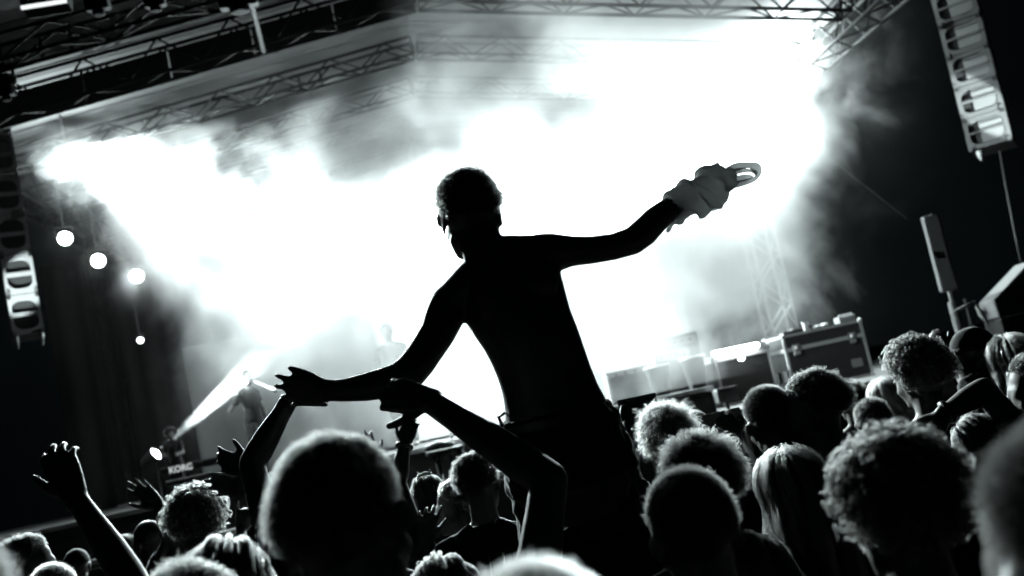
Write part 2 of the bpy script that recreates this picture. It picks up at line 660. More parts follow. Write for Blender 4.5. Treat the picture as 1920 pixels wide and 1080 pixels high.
# ------------------------------------------------------------------ lamps
def par_can(px, py, v, aim, r, lens, label, name="par_can", cat="stage lamp", group=None, hang=0.5, yoke=True):
    p = atv(px, py, v)
    d = (aim - p).normalized()
    q = d.to_track_quat('Z', 'Y').to_matrix().to_4x4()
    root = empty(name, p, 0, label, cat, group)
    b = MB().lathe([(r * 0.55, -r * 2.6), (r * 0.8, -r * 2.3), (r * 1.02, -r * 1.2), (r * 1.06, 0.0), (r * 1.10, 0.02), (r * 1.10, 0.035), (r * 1.0, 0.035), (r * 0.99, 0.004)], q)
    b.obj("body", M_BLACK, root, False)
    ln = MB().lathe([(r * 0.97, 0.006), (r * 0.7, 0.016), (r * 0.3, 0.022)], q)
    ln.obj("lens", lens, root, True)
    if yoke:
        side = d.cross(Vector((0, 0, 1))).normalized()
        pts = [side * r * 1.15 - d * r * 1.2, side * r * 1.2 - d * r * 1.2 + Vector((0, 0, r * 1.7)), -side * r * 1.2 - d * r * 1.2 + Vector((0, 0, r * 1.7)), -side * r * 1.15 - d * r * 1.2]
        MB().tube(pts, 0.012, 6).obj("yoke", M_BLACK, root)
        bar("hanger", -d * r * 1.2 + Vector((0, 0, r * 1.7)), -d * r * 1.2 + Vector((0, 0, r * 1.7 + hang)), 0.014, M_BLACK, root)
    return root


AIM = Vector((0.0, 0.0, 1.9))
lamp_r = par_can(1470, 84, 16.75, AIM, 0.11, M_LENS, "blazing lamp on the roof edge truss in the corner above the rolled shirt", "flood_lamp")


def added_flap(lamp, sgn, dv, w, dz, h):
    """a small added flap that keeps the lamp's light off the speaker columns at the stage's sides"""
    k = MB()
    c = SU * (sgn * 0.50) + SV * dv + Vector((0, 0, dz))
    k.box(c, (0.008, w, h), Matrix.Rotation(YAW, 3, 'Z'))
    k.obj("added_flap", M_BLACK, lamp)
    bar("flap_arm", SU * (sgn * 0.10) + Vector((0, 0, 0.12)), c + Vector((0, 0, h * 0.4)), 0.008, M_BLACK, lamp)


added_flap(lamp_r, -1, -0.085, 0.075, -0.06, 0.22)
par_can(1462, 232, 18.6, AIM, 0.08, M_LENS, "small bright lamp hanging under the blazing corner lamp", "flood_lamp")
lamp_l = par_can(125, 292, 15.75, AIM, 0.09, M_LENS, "blazing lamp at the low end of the roof above the row of round lamps", "flood_lamp")
added_flap(lamp_l, 1, -0.022, 0.07, -0.01, 0.26)
PL = ["topmost and dark-backed of the round lamps hanging in a row", "second from the top of the round lamps hanging in a row",
      "third from the top of the round lamps hanging in a row", "lowest-lit round lamp of the row, veiled by smoke"]
for (px, py, v), lb in zip(PARS, PL):
    par_can(px, py, v + 0.12, AIM, 0.106, M_LENS, lb, group="round lamps hanging in a row", hang=0.9)
par_can(263, 638, 18.0, AIM, 0.05, M_LENS_MID, "small square-looking lamp alone in the dark beside the grey cloth panel")
BL = ["rear blinder lamp drowned in smoke nearest the pale cloth panel", "rear blinder lamp drowned in smoke behind the shirtless man's head",
      "rear blinder lamp drowned in smoke behind the shirtless man's raised arm", "rear blinder lamp drowned in smoke below the rolled shirt"]
for (px, py, v), lb in zip(BLIND, BL):
    par_can(px, py, v + 0.15, AIM, 0.14, M_LENS, lb, "blinder_lamp", group="blinder lamps inside the smoke", hang=1.2)
FB = ["added floor lamp drowned in smoke beside the pale cloth panel", "floor blinder drowned in smoke behind the shirtless man's ribs", "added floor lamp drowned in smoke behind the amplifiers"]
for (px, py, v), lb in zip(ADDED_FLOOR, FB):
    par_can(px, py, v + 0.15, Vector((0, 3, 3.4)), 0.12, M_LENS, lb, "blinder_lamp", group="blinder lamps inside the smoke", hang=0.1)  # not seen: floor lamps added to light the smoke from below
lo_ = par_can(290, 853, 17.12, atv(470, 690, 16.6), 0.10, M_LENS, "lamp low on the stage throwing a narrow beam past the keyboard player", "floor_lamp", yoke=False)
bar("stand", Vector((0, 0, -0.08)), Vector((0, 0, DECK_Z - lo_.location.z)), 0.02, M_BLACK, lo_)
MB().ball(Vector((0, 0, 0)), (0.07, 0.07, 0.07)).obj("bulb", M_LENS, lo_, True)


def fixture_box(px, py, v, w, h, d, label, lit=False):
    p = atv(px, py, v)
    root = empty("blinder_light" if lit else "moving_head", p, YAW, label, "stage lamp")
    tilt = Matrix.Rotation(math.radians(-14 if lit else 12), 3, 'X')
    o = MB().box((0, 0, 0), (w, d, h), tilt).obj("housing", M_FIX, root)
    bevel(o, 0.02)
    for s_ in (-1, 1):
        bar("side_arm", (s_ * (w / 2 + 0.02), 0, 0), (s_ * (w / 2 + 0.02), 0, h * 0.9), 0.018, M_FIX, root)
    bar("cross_bar", (-w / 2 - 0.02, 0, h * 0.9), (w / 2 + 0.02, 0, h * 0.9), 0.018, M_FIX, root)
    bar("clamp", (0, 0, h * 0.9), (0, 0, h * 0.9 + 0.35), 0.03, M_FIX, root)
    if lit:
        for s_ in (-1, 1):
            c = tilt @ Vector((s_ * w * 0.22 - 0.03, -d / 2 - 0.004, 0.03))
            mtx = Matrix.Translation(c) @ Matrix.Rotation(math.radians(90 - 14), 4, 'X')
            MB().lathe([(0.075, 0.0), (0.085, 0.02), (0.07, 0.02), (0.066, 0.004)], mtx).obj("bezel", M_FIX, root)
            MB().lathe([(0.065, 0.006), (0.03, 0.02)], mtx).obj("lens", M_LENS_DIM, root, True)
        MB().box(tilt @ Vector((0, -d / 2 - 0.012, -h / 2 - 0.012)), (w * 0.98, 0.03, 0.028), tilt).obj("trim_bar", M_LENS_DIM, root)
    else:
        MB().lathe([(w * 0.2, -h * 0.75), (w * 0.26, -h * 0.7), (w * 0.3, -h * 0.2), (w * 0.3, 0)]).obj("lamp_head", M_FIX, root)
    return root


fixture_box(88, 2, 10.6, 0.44, 0.22, 0.2, "two-lens blinder light with a lit bar under it at the roof's dark corner", True)
fixture_box(180, -4, 11.2, 0.24, 0.26, 0.2, "black lamp housing hanging next to the two-lens blinder light")
fixture_box(288, -6, 11.4, 0.22, 0.22, 0.2, "black lamp housing hanging midway along the foremost truss")
fixture_box(444, -10, 11.6, 0.42, 0.28, 0.25, "wide black lamp housing hanging at the upper end of the foremost truss")
mh = fixture_box(8, 160, 13.0, 0.2, 0.26, 0.2, "black moving head lamp with a pale lens at the dark edge of the roof")
MB().ball((0.14, -0.12, 0.0), (0.05, 0.03, 0.06)).obj("lens", M_GLASS, mh, True)
pole = bar("hanging_pole", atv(472, 8, 12.4), atv(494, 96, 14.1), 0.03, M_TRUSSM, None)
tag(pole, "thin pole hanging slantwise between the foremost and the boarded truss", "pole")


# ------------------------------------------------------------------ line arrays
def rrect(w, h, r, n=5):
    pts = []
    for cx, cz, a0 in ((w / 2 - r, h / 2 - r, 0), (-w / 2 + r, h / 2 - r, 90), (-w / 2 + r, -h / 2 + r, 180), (w / 2 - r, -h / 2 + r, 270)):
        for i in range(n + 1):
            a = math.radians(a0 + 90 * i / n)
            pts.append((cx + r * math.cos(a), cz + r * math.sin(a)))
    return pts


def cabinet_parts(w, h, d, two):
    """meshes of one line array cabinet; its front looks along -y"""
    out = []
    inner = rrect(w * 0.80, h * 0.74, h * 0.2)
    n = len(inner)
    outer = []
    for x, z in inner:                                        # push the rounded opening out to the frame's rectangle
        k = max(abs(x) / (w / 2), abs(z) / (h / 2))
        outer.append((x / k, z / k))
    vs = [(x, 0, z) for x, z in outer] + [(x, 0, z) for x, z in inner] + [(x, 0.09, z) for x, z in inner] + [(x, 0.05, z) for x, z in outer]
    fs = []
    for i in range(n):
        j = (i + 1) % n
        fs += [(i, j, n + j, n + i), (n + i, n + j, 2 * n + j, 2 * n + i), (3 * n + i, 3 * n + j, j, i)]
    out.append(("front_frame", MB().add(vs, fs), M_FRAME if two else M_CAB))
    b = MB().box((0, 0.05 + d / 2, 0), (w * 0.97, d - 0.02, h * 0.94))
    out.append(("body", b, M_BLACK))
    if two:
        out.append(("centre_bar", MB().box((0, 0.02, 0), (w * 0.8, 0.035, h * 0.10)), M_FRAME))
    else:
        g = MB().box((w * 0.12, 0.03, 0), (w * 0.54, 0.03, h * 0.68))
        out.append(("speaker_mesh", g, M_MESH))
        out.append(("centre_bar", MB().box((0, 0.005, 0.0), (w * 0.8, 0.03, h * 0.055)), M_CAB))
        out.append(("slot", MB().box((w * 0.12, 0.012, h * 0.27), (w * 0.5, 0.012, h * 0.03)), M_BLACK))
    for sx in (-1, 1):
        for sz in (-1, 1):
            out.append(("bracket", MB().box((sx * w * 0.44, -0.012, sz * h * 0.47), (w * 0.09, 0.03, h * 0.13)), M_CAB if sz < 0 else M_BLACK))
    return [(nm, k.mesh(nm, m)) for nm, k, m in out]


def line_array(px, py, v, count, w, h, d, two, face, curve0, dcurve, label, cat):
    base = atv(px, py, v)
    root = empty("line_array", base, face, label, cat, "line arrays flown beside the stage")
    parts = cabinet_parts(w, h, d, two)
    z, y, tilt = 0.0, 0.0, curve0
    for i in range(count):
        c = Vector((0, y, z)) + Vector((0, math.sin(tilt), math.cos(tilt))) * h / 2
        M4 = Matrix.Translation(c) @ Matrix.Rotation(-tilt, 4, 'X')
        body = None
        kids = sorted(parts, key=lambda q: q[0] != "body")
        for nm, mesh in kids:
            if nm == "body":
                body = link("cabinet", mesh, root)
                body.matrix_local = M4
            else:
                link(nm, mesh, body)
        up = Vector((0, math.sin(tilt), math.cos(tilt)))
        z += up.z * h * 1.02
        y += up.y * h * 1.02
        tilt -= dcurve
    return root, y, z


la, yy, zz = line_array(1857, 272, 15.0, 7, 0.62, 0.50, 0.5, False, -0.56, math.radians(9), math.radians(2.2),
                        "curved column of grey speaker cabinets flown at the dark side of the stage", "line array")
MB().lathe([(0.012, -0.16), (0.04, -0.10), (0.05, 0.0), (0.03, 0.02)], Matrix.Translation((-0.18, 0.08, -0.02))).obj("steel_pin", M_WHITE, la, True)
bar("chain", (0, yy + 0.2, zz), (0, yy + 0.2, zz + 2.0), 0.03, M_BLACK, la)
lb_, yy, zz = line_array(54, 626, 14.6, 6, 0.38, 0.545, 0.4, True, YAW + math.radians(20), math.radians(6), math.radians(1.6),
                         "column of white framed speaker cabinets flown beside the row of round lamps", "line array")
for sx in (-1, 1):
    MB().lathe([(0.01, -0.17), (0.025, -0.08), (0.035, 0.02)], Matrix.Translation((sx * 0.15, 0.04, 0)), 8).obj("steel_pin", M_WHITE, lb_, True)
bar("chain", (0, yy + 0.2, zz), (0, yy + 0.2, zz + 2.0), 0.03, M_BLACK, lb_)
# lamps on the ground in front of each array light its lowest cabinets
for (px, py, v, uo, ang, pw, lb) in ((1850, 205, 15.0, 0.3, 6.0, 12000, "small floor lamp under the grey speaker column"),
                                     (40, 545, 14.6, -0.2, 5.4, 8000, "small floor lamp under the white framed speaker column")):
    tgt = atv(px, py, v)
    uu, _, _ = uvz(tgt)
    q = st(uu + uo, 10.6, 0.5)
    spot("array_uplight", q + Vector((0, 0, 0.12)), tgt, pw, ang, 0.25, 0.03)
    r_ = empty("floor_lamp", q - Vector((0, 0, 0.5)), YAW, lb, "stage lamp")
    MB().box((0, 0, 0.25), (0.3, 0.3, 0.5)).obj("stand_box", M_BLACK, r_)
    MB().lathe([(0.09, 0.5), (0.09, 0.56), (0.07, 0.58), (0.07, 0.54)]).obj("lamp_head", M_BLACK, r_)

# ------------------------------------------------------------------ flight case and gear on the side platform
def flight_case(base, w, d, h, label, lid=0.2, rotz=0.0, latches=True):
    root = at_base("flight_case", base, label, "flight case", None, rotz)
    e = 0.035
    MB().box((0, 0, h / 2), (w - 0.03, d - 0.03, h - 0.03)).obj("case_body", M_BLACK, root)
    for z in (e / 2, h - e / 2):
        for s_ in (-1, 1):
            MB().box((0, s_ * (d - e) / 2, z), (w - 2 * e - 0.004, e, e)).obj("edge_rail", M_EDGE, root)
            MB().box((s_ * (w - e) / 2, 0, z), (e, d - 2 * e - 0.004, e)).obj("edge_rail", M_EDGE, root)
    for sx in (-1, 1):
        for s_ in (-1, 1):
            MB().box((sx * (w - e) / 2, s_ * (d - e) / 2, h / 2), (e, e, h - 2 * e - 0.004)).obj("edge_rail", M_EDGE, root)
            for z in (0, h):
                MB().ball((sx * (w - e) / 2, s_ * (d - e) / 2, z + (0.012 if z == 0 else -0.012)), 0.036, 10, 8).obj("ball_corner", M_EDGE, root, True)
    zl = h - lid
    MB().box((0, -(d - 0.03) / 2 - 0.006, zl), (w - 2 * e - 0.01, 0.02, 0.055)).obj("lid_rail", M_EDGE, root)
    MB().box((-(w - 0.03) / 2 - 0.006, 0, zl), (0.02, d - 2 * e - 0.01, 0.055)).obj("lid_rail", M_EDGE, root)
    if latches:
        for x in (-w * 0.36, w * 0.34):
            lt = MB().box((x, -d / 2 - 0.012, zl - 0.015), (0.10, 0.016, 0.16)).obj("latch", M_GREYP, root)
            MB().box((x, -d / 2 - 0.028, zl - 0.06), (0.075, 0.016, 0.03)).obj("latch_key", M_EDGE, lt)
            MB().ball((x - 0.005, -d / 2 - 0.03, zl + 0.01), (0.025, 0.015, 0.025), 10, 8).obj("latch_knob", M_WHITE, lt, True)
        MB().box((w * 0.33, -d / 2 + 0.006, h * 0.27), (0.16, 0.012, 0.12)).obj("handle_dish", M_GREYP, root)
        for y in (-d * 0.24, d * 0.18):
            MB().box((-w / 2 + 0.006, y, h * 0.28), (0.012, 0.16, 0.16)).obj("handle_dish", M_GREYP, root)
    return root


cu, cv, cz = uvz(atv(1465, 630, 15.0))
CW, CD = 1.22, 0.85
flight_case((cu + CW / 2, cv + CD / 2, 1.22), CW, CD, cz - 1.22, "big black flight case with aluminium edges and latches below the lit tower", 0.22)


def on_top(name, px, py, v, build, label, cat):
    p = atv(px, py, v)
    u, vv_, _ = uvz(p)
    root = at_base(name, (u, vv_, cz), label, cat)
    build(root)
    return root


def b_pack(r):
    bevel(MB().box((0, 0, 0.06), (0.10, 0.08, 0.12)).obj("box_body", M_WHITE, r), 0.01)
    MB().box((0.0, 0, 0.132), (0.12, 0.06, 0.02)).obj("lid", M_GREYP, r)
    MB().box((0.03, -0.045, 0.05), (0.03, 0.012, 0.05)).obj("label_plate", M_BLACK, r)


def b_lump(r):
    MB().ball((0, 0, 0.025), (0.05, 0.04, 0.025), 10, 8).obj("cloth_fold", M_WHITE, r, True)
    MB().ball((0.11, 0.0, 0.03), (0.07, 0.05, 0.03), 10, 8).obj("cloth_fold", M_WHITE, r, True)


def b_mixer(r):
    bevel(MB().box((0, 0.05, 0.05), (0.26, 0.2, 0.10)).obj("housing", M_GREYP, r), 0.015)
    for i in range(5):
        MB().lathe([(0.012, 0.1), (0.012, 0.125), (0.008, 0.13)], Matrix.Translation((-0.09 + i * 0.045, 0.0, 0)), 8).obj("knob", M_WHITE, r)


def b_tray(r):
    bevel(MB().box((0, 0.1, 0.03), (0.42, 0.22, 0.06)).obj("housing", M_BLACK, r), 0.01)
    MB().box((0.05, 0.05, 0.068), (0.25, 0.1, 0.015)).obj("top_plate", M_GREYP, r)


on_top("small_box", 1513, 615, 15.1, b_pack, "small pale box standing on the flight case", "box")
on_top("crumpled_cloth", 1532, 616, 15.08, b_lump, "white crumpled cloth lying on the flight case edge", "cloth")
on_top("mixer", 1588, 605, 15.2, b_mixer, "little mixer with knobs at the far end of the flight case", "mixer")
on_top("equipment_tray", 1495, 622, 15.35, b_tray, "flat dark rack unit lying on the flight case by the tower", "rack unit")

u_, v_, z_ = uvz(atv(1337, 668, 15.2))
flight_case((u_ + 0.42, v_ + 0.35, 1.22), 0.84, 0.7, z_ - 1.22, "low black case with a glowing white top edge, beside the big flight case", 0.07, 0, False)
r_ = at_base("edge_glow_bar", (u_ + 0.02, v_ - 0.02, z_ + 0.03), "white top edge of the low black case, built as a glowing bar", "glowing edge")
MB().limb([(0, 0, 0), (0.64, 0, 0.0)], 0.032, 10).obj("tube", M_EDGE_GLOW, r_, True)
MB().box((0.72, 0, 0), (0.1, 0.06, 0.05)).obj("end_cap", M_WHITE, r_)
p = atv(1390, 672, 15.05)
r_ = empty("clip_lamp", p, YAW, "small round clip lamp glowing below the tube light", "lamp")
MB().ball((0, 0, 0), (0.05, 0.05, 0.036), 12, 8).obj("lens", M_LENS_MID, r_, True)
MB().lathe([(0.03, 0.0), (0.04, 0.08), (0.02, 0.1)], Matrix.Rotation(math.radians(-90), 4, 'X'), 10).obj("body", M_BLACK, r_)


def bin_(px, py, v, h, r0, r1, label):
    p = atv(px, py, v); u, vv_, _ = uvz(p)
    root = at_base("white_bin", (u, vv_, DECK_Z), label, "bin")
    MB().lathe([(r0, 0), (r1, h), (r1 + 0.02, h), (r1 + 0.02, h + 0.04), (r1 - 0.02, h + 0.04), (r0 - 0.02, 0.03)]).obj("tub", M_WHITE, root, True)


bin_(1306, 712, 15.2, 0.42, 0.12, 0.17, "white tapered bin standing at the stage edge beside the low black case")
bin_(1240, 730, 15.4, 0.40, 0.13, 0.17, "white tapered bin standing among the amplifiers deeper in the smoke")


def amp(px, py, v, w, h, label, m=M_GREYP):
    p = atv(px, py, v); u, vv_, _ = uvz(p)
    root = at_base("guitar_amp", (u, vv_, DECK_Z), label, "amplifier", "amplifiers on the stage deck")
    bevel(MB().box((0, 0.18, h / 2), (w, 0.32, h)).obj("cabinet", m, root), 0.015)
    MB().box((0, 0.015, h * 0.42), (w * 0.88, 0.012, h * 0.7)).obj("speaker_cloth", M_MESH, root)
    MB().box((0, 0.015, h * 0.88), (w * 0.9, 0.014, h * 0.14)).obj("control_panel", M_WHITE, root)
    for i in range(4):
        MB().lathe([(0.014, 0), (0.012, 0.03)], Matrix.Translation((-w * 0.3 + i * w * 0.2, 0.008, h * 0.88)) @ Matrix.Rotation(math.radians(90), 4, 'X'), 8).obj("knob", M_BLACK, root)


amp(1190, 735, 16.2, 0.75, 0.5, "wide amplifier half lost in the smoke at the stage front")
amp(1272, 712, 16.4, 0.6, 0.62, "tall amplifier between the two white bins")
amp(1285, 700, 17.6, 0.7, 0.9, "tallest amplifier stack behind the white bins")

p = atv(1365, 740, 13.75)
r_ = empty("monitor_wedge", Vector((p.x, p.y, 0)), YAW, "small grey monitor box at the stage corner in front of the low black case", "monitor speaker")
wz = p.z
wv = [(-0.14, 0, wz - 0.09), (0.14, 0, wz - 0.09), (0.14, 0.25, wz - 0.09), (-0.14, 0.25, wz - 0.09), (-0.15, -0.03, wz + 0.07), (0.13, -0.03, wz + 0.07), (0.13, 0.22, wz + 0.09), (-0.15, 0.22, wz + 0.09)]
bevel(MB().add(wv, [(0, 3, 2, 1), (0, 1, 5, 4), (1, 2, 6, 5), (2, 3, 7, 6), (3, 0, 4, 7), (4, 5, 6, 7)]).obj("cabinet", M_GREYP, r_), 0.012)
MB().box((-0.01, -0.035, wz + 0.085), (0.28, 0.05, 0.03)).obj("lit_top_strip", M_WHITE, r_)  # white strip stands for the light along the box's top
bar("stand_pole", (0, 0.12, 0), (0, 0.12, wz - 0.09), 0.025, M_BLACK, r_)
MB().box((0, 0.12, 0.015), (0.5, 0.5, 0.03)).obj("foot_plate", M_BLACK, r_)

# column speaker on its pole, monitor box, boom stand at the dark side
pt, pb, pg = atv(1750, 402, 13.0), atv(1781, 545, 13.0), atv(1790, 590, 13.0)
r_ = empty("column_speaker", Vector((pb.x, pb.y, 0)), YAW - math.radians(18), "slim tall column speaker on a pole in the dark beside the flight case", "speaker")
M_COL = mat("column_grille", 0.20, 0.5, 0.1, 0.3, 40, 0.2)
cb = MB().box((0, 0.06, (pt.z + pb.z) / 2), (0.20, 0.16, pt.z - pb.z)).obj("cabinet", M_COL, r_)
bevel(cb, 0.02, 3)
MB().box((0.04, 0.0, pt.z + 0.003), (0.06, 0.06, 0.02)).obj("top_cap", M_BLACK, r_)
MB().box((-0.09, -0.025, (pt.z + pb.z) / 2), (0.012, 0.012, 0.08)).obj("badge", M_GREYP, r_)
bar("pole", (0, 0.06, 0.02), (0, 0.06, pb.z - 0.14), 0.055, M_GREYP, r_, 10)
bar("coupler", (0, 0.06, pb.z - 0.14), (0, 0.06, pb.z), 0.022, M_ALU, r_, 8)
for a in range(3):
    w = a * 2.094
    bar("leg", (0, 0.06, 0.5), (0.5 * math.cos(w), 0.06 + 0.5 * math.sin(w), 0.015), 0.015, M_GREYP, r_)

pm = atv(1898, 558, 12.0)
r_ = empty("wedge_speaker", Vector((pm.x, pm.y, 0)), YAW - math.radians(8), "grey wedge shaped speaker box with a recessed handle on a dark stack", "speaker")
zc = pm.z
wv = []
for y in (0.0, 0.45):
    wv += [(-0.21, y, zc - 0.20), (0.55, y, zc - 0.20), (0.55, y, zc + 0.38), (0.32, y, zc + 0.38), (-0.22, y, zc + 0.02)]
bevel(MB().add(wv, [(0, 1, 2, 3, 4), (9, 8, 7, 6, 5), (0, 5, 6, 1), (1, 6, 7, 2), (2, 7, 8, 3), (3, 8, 9, 4), (4, 9, 5, 0)]).obj("cabinet", M_GREYP, r_), 0.015)
hd = MB().box((0.13, -0.005, zc + 0.02), (0.22, 0.014, 0.20)).obj("handle_dish", M_BLACK, r_)
MB().box((0.13, -0.018, zc + 0.02), (0.20, 0.014, 0.028)).obj("handle", M_GREYP, hd)
bevel(MB().box((0.2, 0.25, (zc - 0.21) / 2), (0.8, 0.5, zc - 0.21)).obj("sub_cabinet", M_BLACK, r_), 0.015)

pq = atv(1836, 590, 12.4)
r_ = empty("boom_stand", Vector((pq.x, pq.y, 0)), YAW, "black boom stand carrying a pale bottle-shaped horn in the dark beside the column speaker", "stand")
MB().limb([(0.0, 0, pq.z + 0.10), (0.03, 0, pq.z), (0.08, 0, pq.z - 0.12)], [0.02, 0.04, 0.022], 10).obj("horn", M_WHITE, r_, True)
MB().limb([(-0.28, 0, pq.z + 0.10), (-0.16, 0.0, pq.z + 0.13), (-0.02, 0, pq.z + 0.16)], [0.014, 0.02, 0.016], 8).obj("boom", M_GREYP, r_, True)
bar("pole", (-0.10, 0.05, 0), (-0.10, 0.05, pq.z + 0.22), 0.022, M_BLACK, r_)
MB().lathe([(0.2, 0), (0.2, 0.03), (0.03, 0.06)], Matrix.Translation((-0.10, 0.05, 0)), 12).obj("foot", M_BLACK, r_)

# cables
def cable(label, pts, r=0.010, m=M_BLACK):
    o = MB().tube(pts, r, 6).obj("hanging_cable", m, None, True)
    tag(o, label, "cable")


cable("thin cable hanging from the grey speaker column down to the wedge speaker", [atv(1874, 283, 14.6), atv(1888, 360, 14.0), atv(1903, 440, 13.2), atv(1918, 510, 12.4)])
cable("guy wire slanting down out of the corner lamp into the dark", [atv(1480, 240, 18.8), atv(1560, 300, 18.2), atv(1700, 410, 17.0)], 0.005)

# ------------------------------------------------------------------ gear at the stage's other side
pk0, pk1 = atv(300, 889, 15.4), atv(412, 866, 15.4)
u0k, vk, zk = uvz(pk0)
kw = (pk1 - pk0).length
r_ = at_base("keyboard", (u0k, vk, DECK_Z - 0.0), "stage keyboard with lit lettering on its back, on a stand before the keyboard player", "keyboard")
kz = zk - DECK_Z + 0.02
bevel(MB().box((kw / 2, 0.16, kz), (kw, 0.30, 0.10)).obj("keyboard_case", M_BLACK, r_), 0.012)
MB().box((kw / 2, 0.22, kz + 0.056), (kw * 0.9, 0.14, 0.012)).obj("key_bed", M_WHITE, r_)
bevel(MB().box((kw / 2 + 0.1, 0.10, kz - 0.17), (kw * 1.1, 0.30, 0.07)).obj("lower_keyboard", M_GREYP, r_), 0.012)


def lettering(name, text, size, loc, parent, m):
    c = bpy.data.curves.new(name, 'FONT')
    c.body = text
    c.size = size
    c.extrude = 0.002
    c.offset = 0.004
    tmp = bpy.data.objects.new("tmp", c)
    COL.objects.link(tmp)
    dg = bpy.context.evaluated_depsgraph_get()
    me_ = bpy.data.meshes.new_from_object(tmp.evaluated_get(dg), depsgraph=dg)
    bpy.data.objects.remove(tmp)
    me_.materials.clear()
    o_ = link(name, me_, parent, m)
    o_.location = loc
    o_.rotation_euler = (math.radians(90), 0, 0)
    return o_


lettering("lettering", "KORG", 0.115, (0.12, 0.005, kz - 0.038), r_, M_LETTER)
lettering("lettering", "KROSS", 0.06, (0.42, 0.005, kz - 0.018), r_, M_GREYP)
for s_ in (0.12, kw - 0.12):
    bar("stand_leg", (s_, 0.05, 0), (s_, 0.3, kz - 0.2), 0.02, M_BLACK, r_)
    bar("stand_leg", (s_, 0.3, 0), (s_, 0.05, kz - 0.2), 0.02, M_BLACK, r_)

# table beside the stage front
pa, pb2 = atv(800, 853, 13.6), atv(862, 832, 13.6)
ua, va, za = uvz(pa)
tw = (pb2 - pa).length + 0.04
r_ = at_base("side_table", (ua, va, 0), "white topped table with a pale leg standing against the stage front", "table")
bevel(MB().box((tw / 2, 0.2, za), (tw, 0.45, 0.06)).obj("tabletop", M_WHITE, r_), 0.01)
for x in (0.12, tw - 0.04):
    for y in (0.04, 0.36):
        bar("leg", (x, y, 0), (x, y, za - 0.03), 0.032, M_WHITE, r_, 8)
r_ = at_base("folded_towel", (ua + 0.14, va + 0.15, za + 0.03), "pale bundled towel lying on the white topped table", "towel")
MB().limb([(-0.12, 0, 0.04), (0.02, 0.03, 0.055), (0.2, 0, 0.035)], [0.04, 0.06, 0.035], 10).obj("towel_roll", M_WHITE, r_, True)
r_ = at_base("microphone_stand", (ua + 0.38, va + 0.9, DECK_Z), "white straight microphone stand behind the white topped table", "microphone stand")
bar("pole", (0, 0, 0), (0, 0, 0.5), 0.016, M_WHITE, r_)
MB().lathe([(0.13, 0), (0.13, 0.02), (0.02, 0.04)], None, 12).obj("foot", M_GREYP, r_)
MB().limb([(0, 0, 0.5), (0.02, -0.1, 0.57)], [0.014, 0.026], 8).obj("microphone", M_WHITE, r_, True)

# crowd barrier in front of the stage
r_ = at_base("crowd_barrier", (-6.0, 12.6, 0), "low aluminium crowd barrier between the crowd and the stage", "barrier")
for k in range(10):
    u = k * 1.1
    bar("top_rail", (u, 0, 1.12), (u + 1.06, 0, 1.12), 0.028, M_ALU, r_, 8)
    bar("post", (u + 0.03, 0, 0), (u + 0.03, 0, 1.1), 0.025, M_ALU, r_)
    MB().box((u + 0.55, 0.03, 0.55), (0.98, 0.02, 0.98)).obj("sheet_panel", M_GREYP, r_)

# ------------------------------------------------------------------ people: materials
def skin_mat(name, c):
    m = mat(name, c, 0.5, 0, 0.1, 18, 0.06, 0.45)
    b = m.node_tree.nodes["Principled BSDF"]
    b.inputs["Subsurface Weight"].default_value = 0.0
    return m


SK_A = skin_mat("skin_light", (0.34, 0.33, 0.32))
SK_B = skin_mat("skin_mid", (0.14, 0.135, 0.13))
CL_BLACK = mat("black_cotton", 0.025, 0.85, 0, 0.25, 25, 0.25, 0.2, 0.35)
CL_DARK = mat("dark_cotton", 0.06, 0.85, 0, 0.25, 25, 0.25, 0.2, 0.35)
CL_GREY = mat("grey_cotton", 0.2, 0.85, 0, 0.2, 25, 0.25, 0.2, 0.35)
CL_WHITE = mat("white_cotton", 0.7, 0.85, 0, 0.08, 25, 0.2, 0.2, 0.3)
CL_DENIM = mat("dark_denim", 0.04, 0.8, 0, 0.35, 40, 0.3)
LEATHER = mat("black_leather", 0.02, 0.4, 0, 0.2, 30, 0.1)
HC_DARK = mat("hair_cap_dark", 0.018, 0.75, 0, 0.4, 60, 0.5, 0.2)
HC_FAIR = mat("hair_cap_fair", (0.06, 0.057, 0.05), 0.7, 0, 0.35, 60, 0.5, 0.2)


def hair_mat(name, mel):
    m = bpy.data.materials.new(name)
    m.use_nodes = True
    nt = m.node_tree
    nt.nodes.remove(nt.nodes["Principled BSDF"])
    h = nt.nodes.new("ShaderNodeBsdfHairPrincipled")
    h.parametrization = 'COLOR'
    h.inputs["Color"].default_value = (mel, mel, mel * 0.98, 1)
    h.inputs["Roughness"].default_value = 0.35
    h.inputs["Radial Roughness"].default_value = 0.4
    nt.links.new(h.outputs[0], nt.nodes["Material Output"].inputs[0])
    return m


def strand_mat(name, c, rough):
    m = mat(name, c, rough, 0, 0.3, 40, 0, 0.55)
    return m


HM_DARK = hair_mat("hair_dark", 0.008)
HM_BROWN = hair_mat("hair_brown", 0.03)
HM_FAIR = hair_mat("hair_fair", 0.26)

# ------------------------------------------------------------------ hair
SK_C, SK_R = np.array([0.0, -0.012, 0.03]), np.array([0.074, 0.094, 0.088])     # cranium in head coordinates


def hair_mask(n, low=-0.62, front=0.42, wide=0.0):
    """1 where hair grows; n unit directions from the cranium's centre (face looks along +y)"""
    y = n[:, 1]
    h = np.interp(y, [-1, -0.3, 0.15, 0.45, 0.75, 1.0], [low, low + 0.08, -0.1, 0.15, front, front + 0.15])
    # sideburn gap round the ears
    x = np.clip((n[:, 2] - h + 0.06) / 0.16, 0, 1)
    if wide:
        x = np.clip((n[:, 2] - h + 0.02) / wide, 0, 1)
    return x * x * (3 - 2 * x)


def sphere_dirs(n, r):
    v = r.normal(size=(n, 3))
    return v / np.linalg.norm(v, axis=1, keepdims=True)


_hair = {}


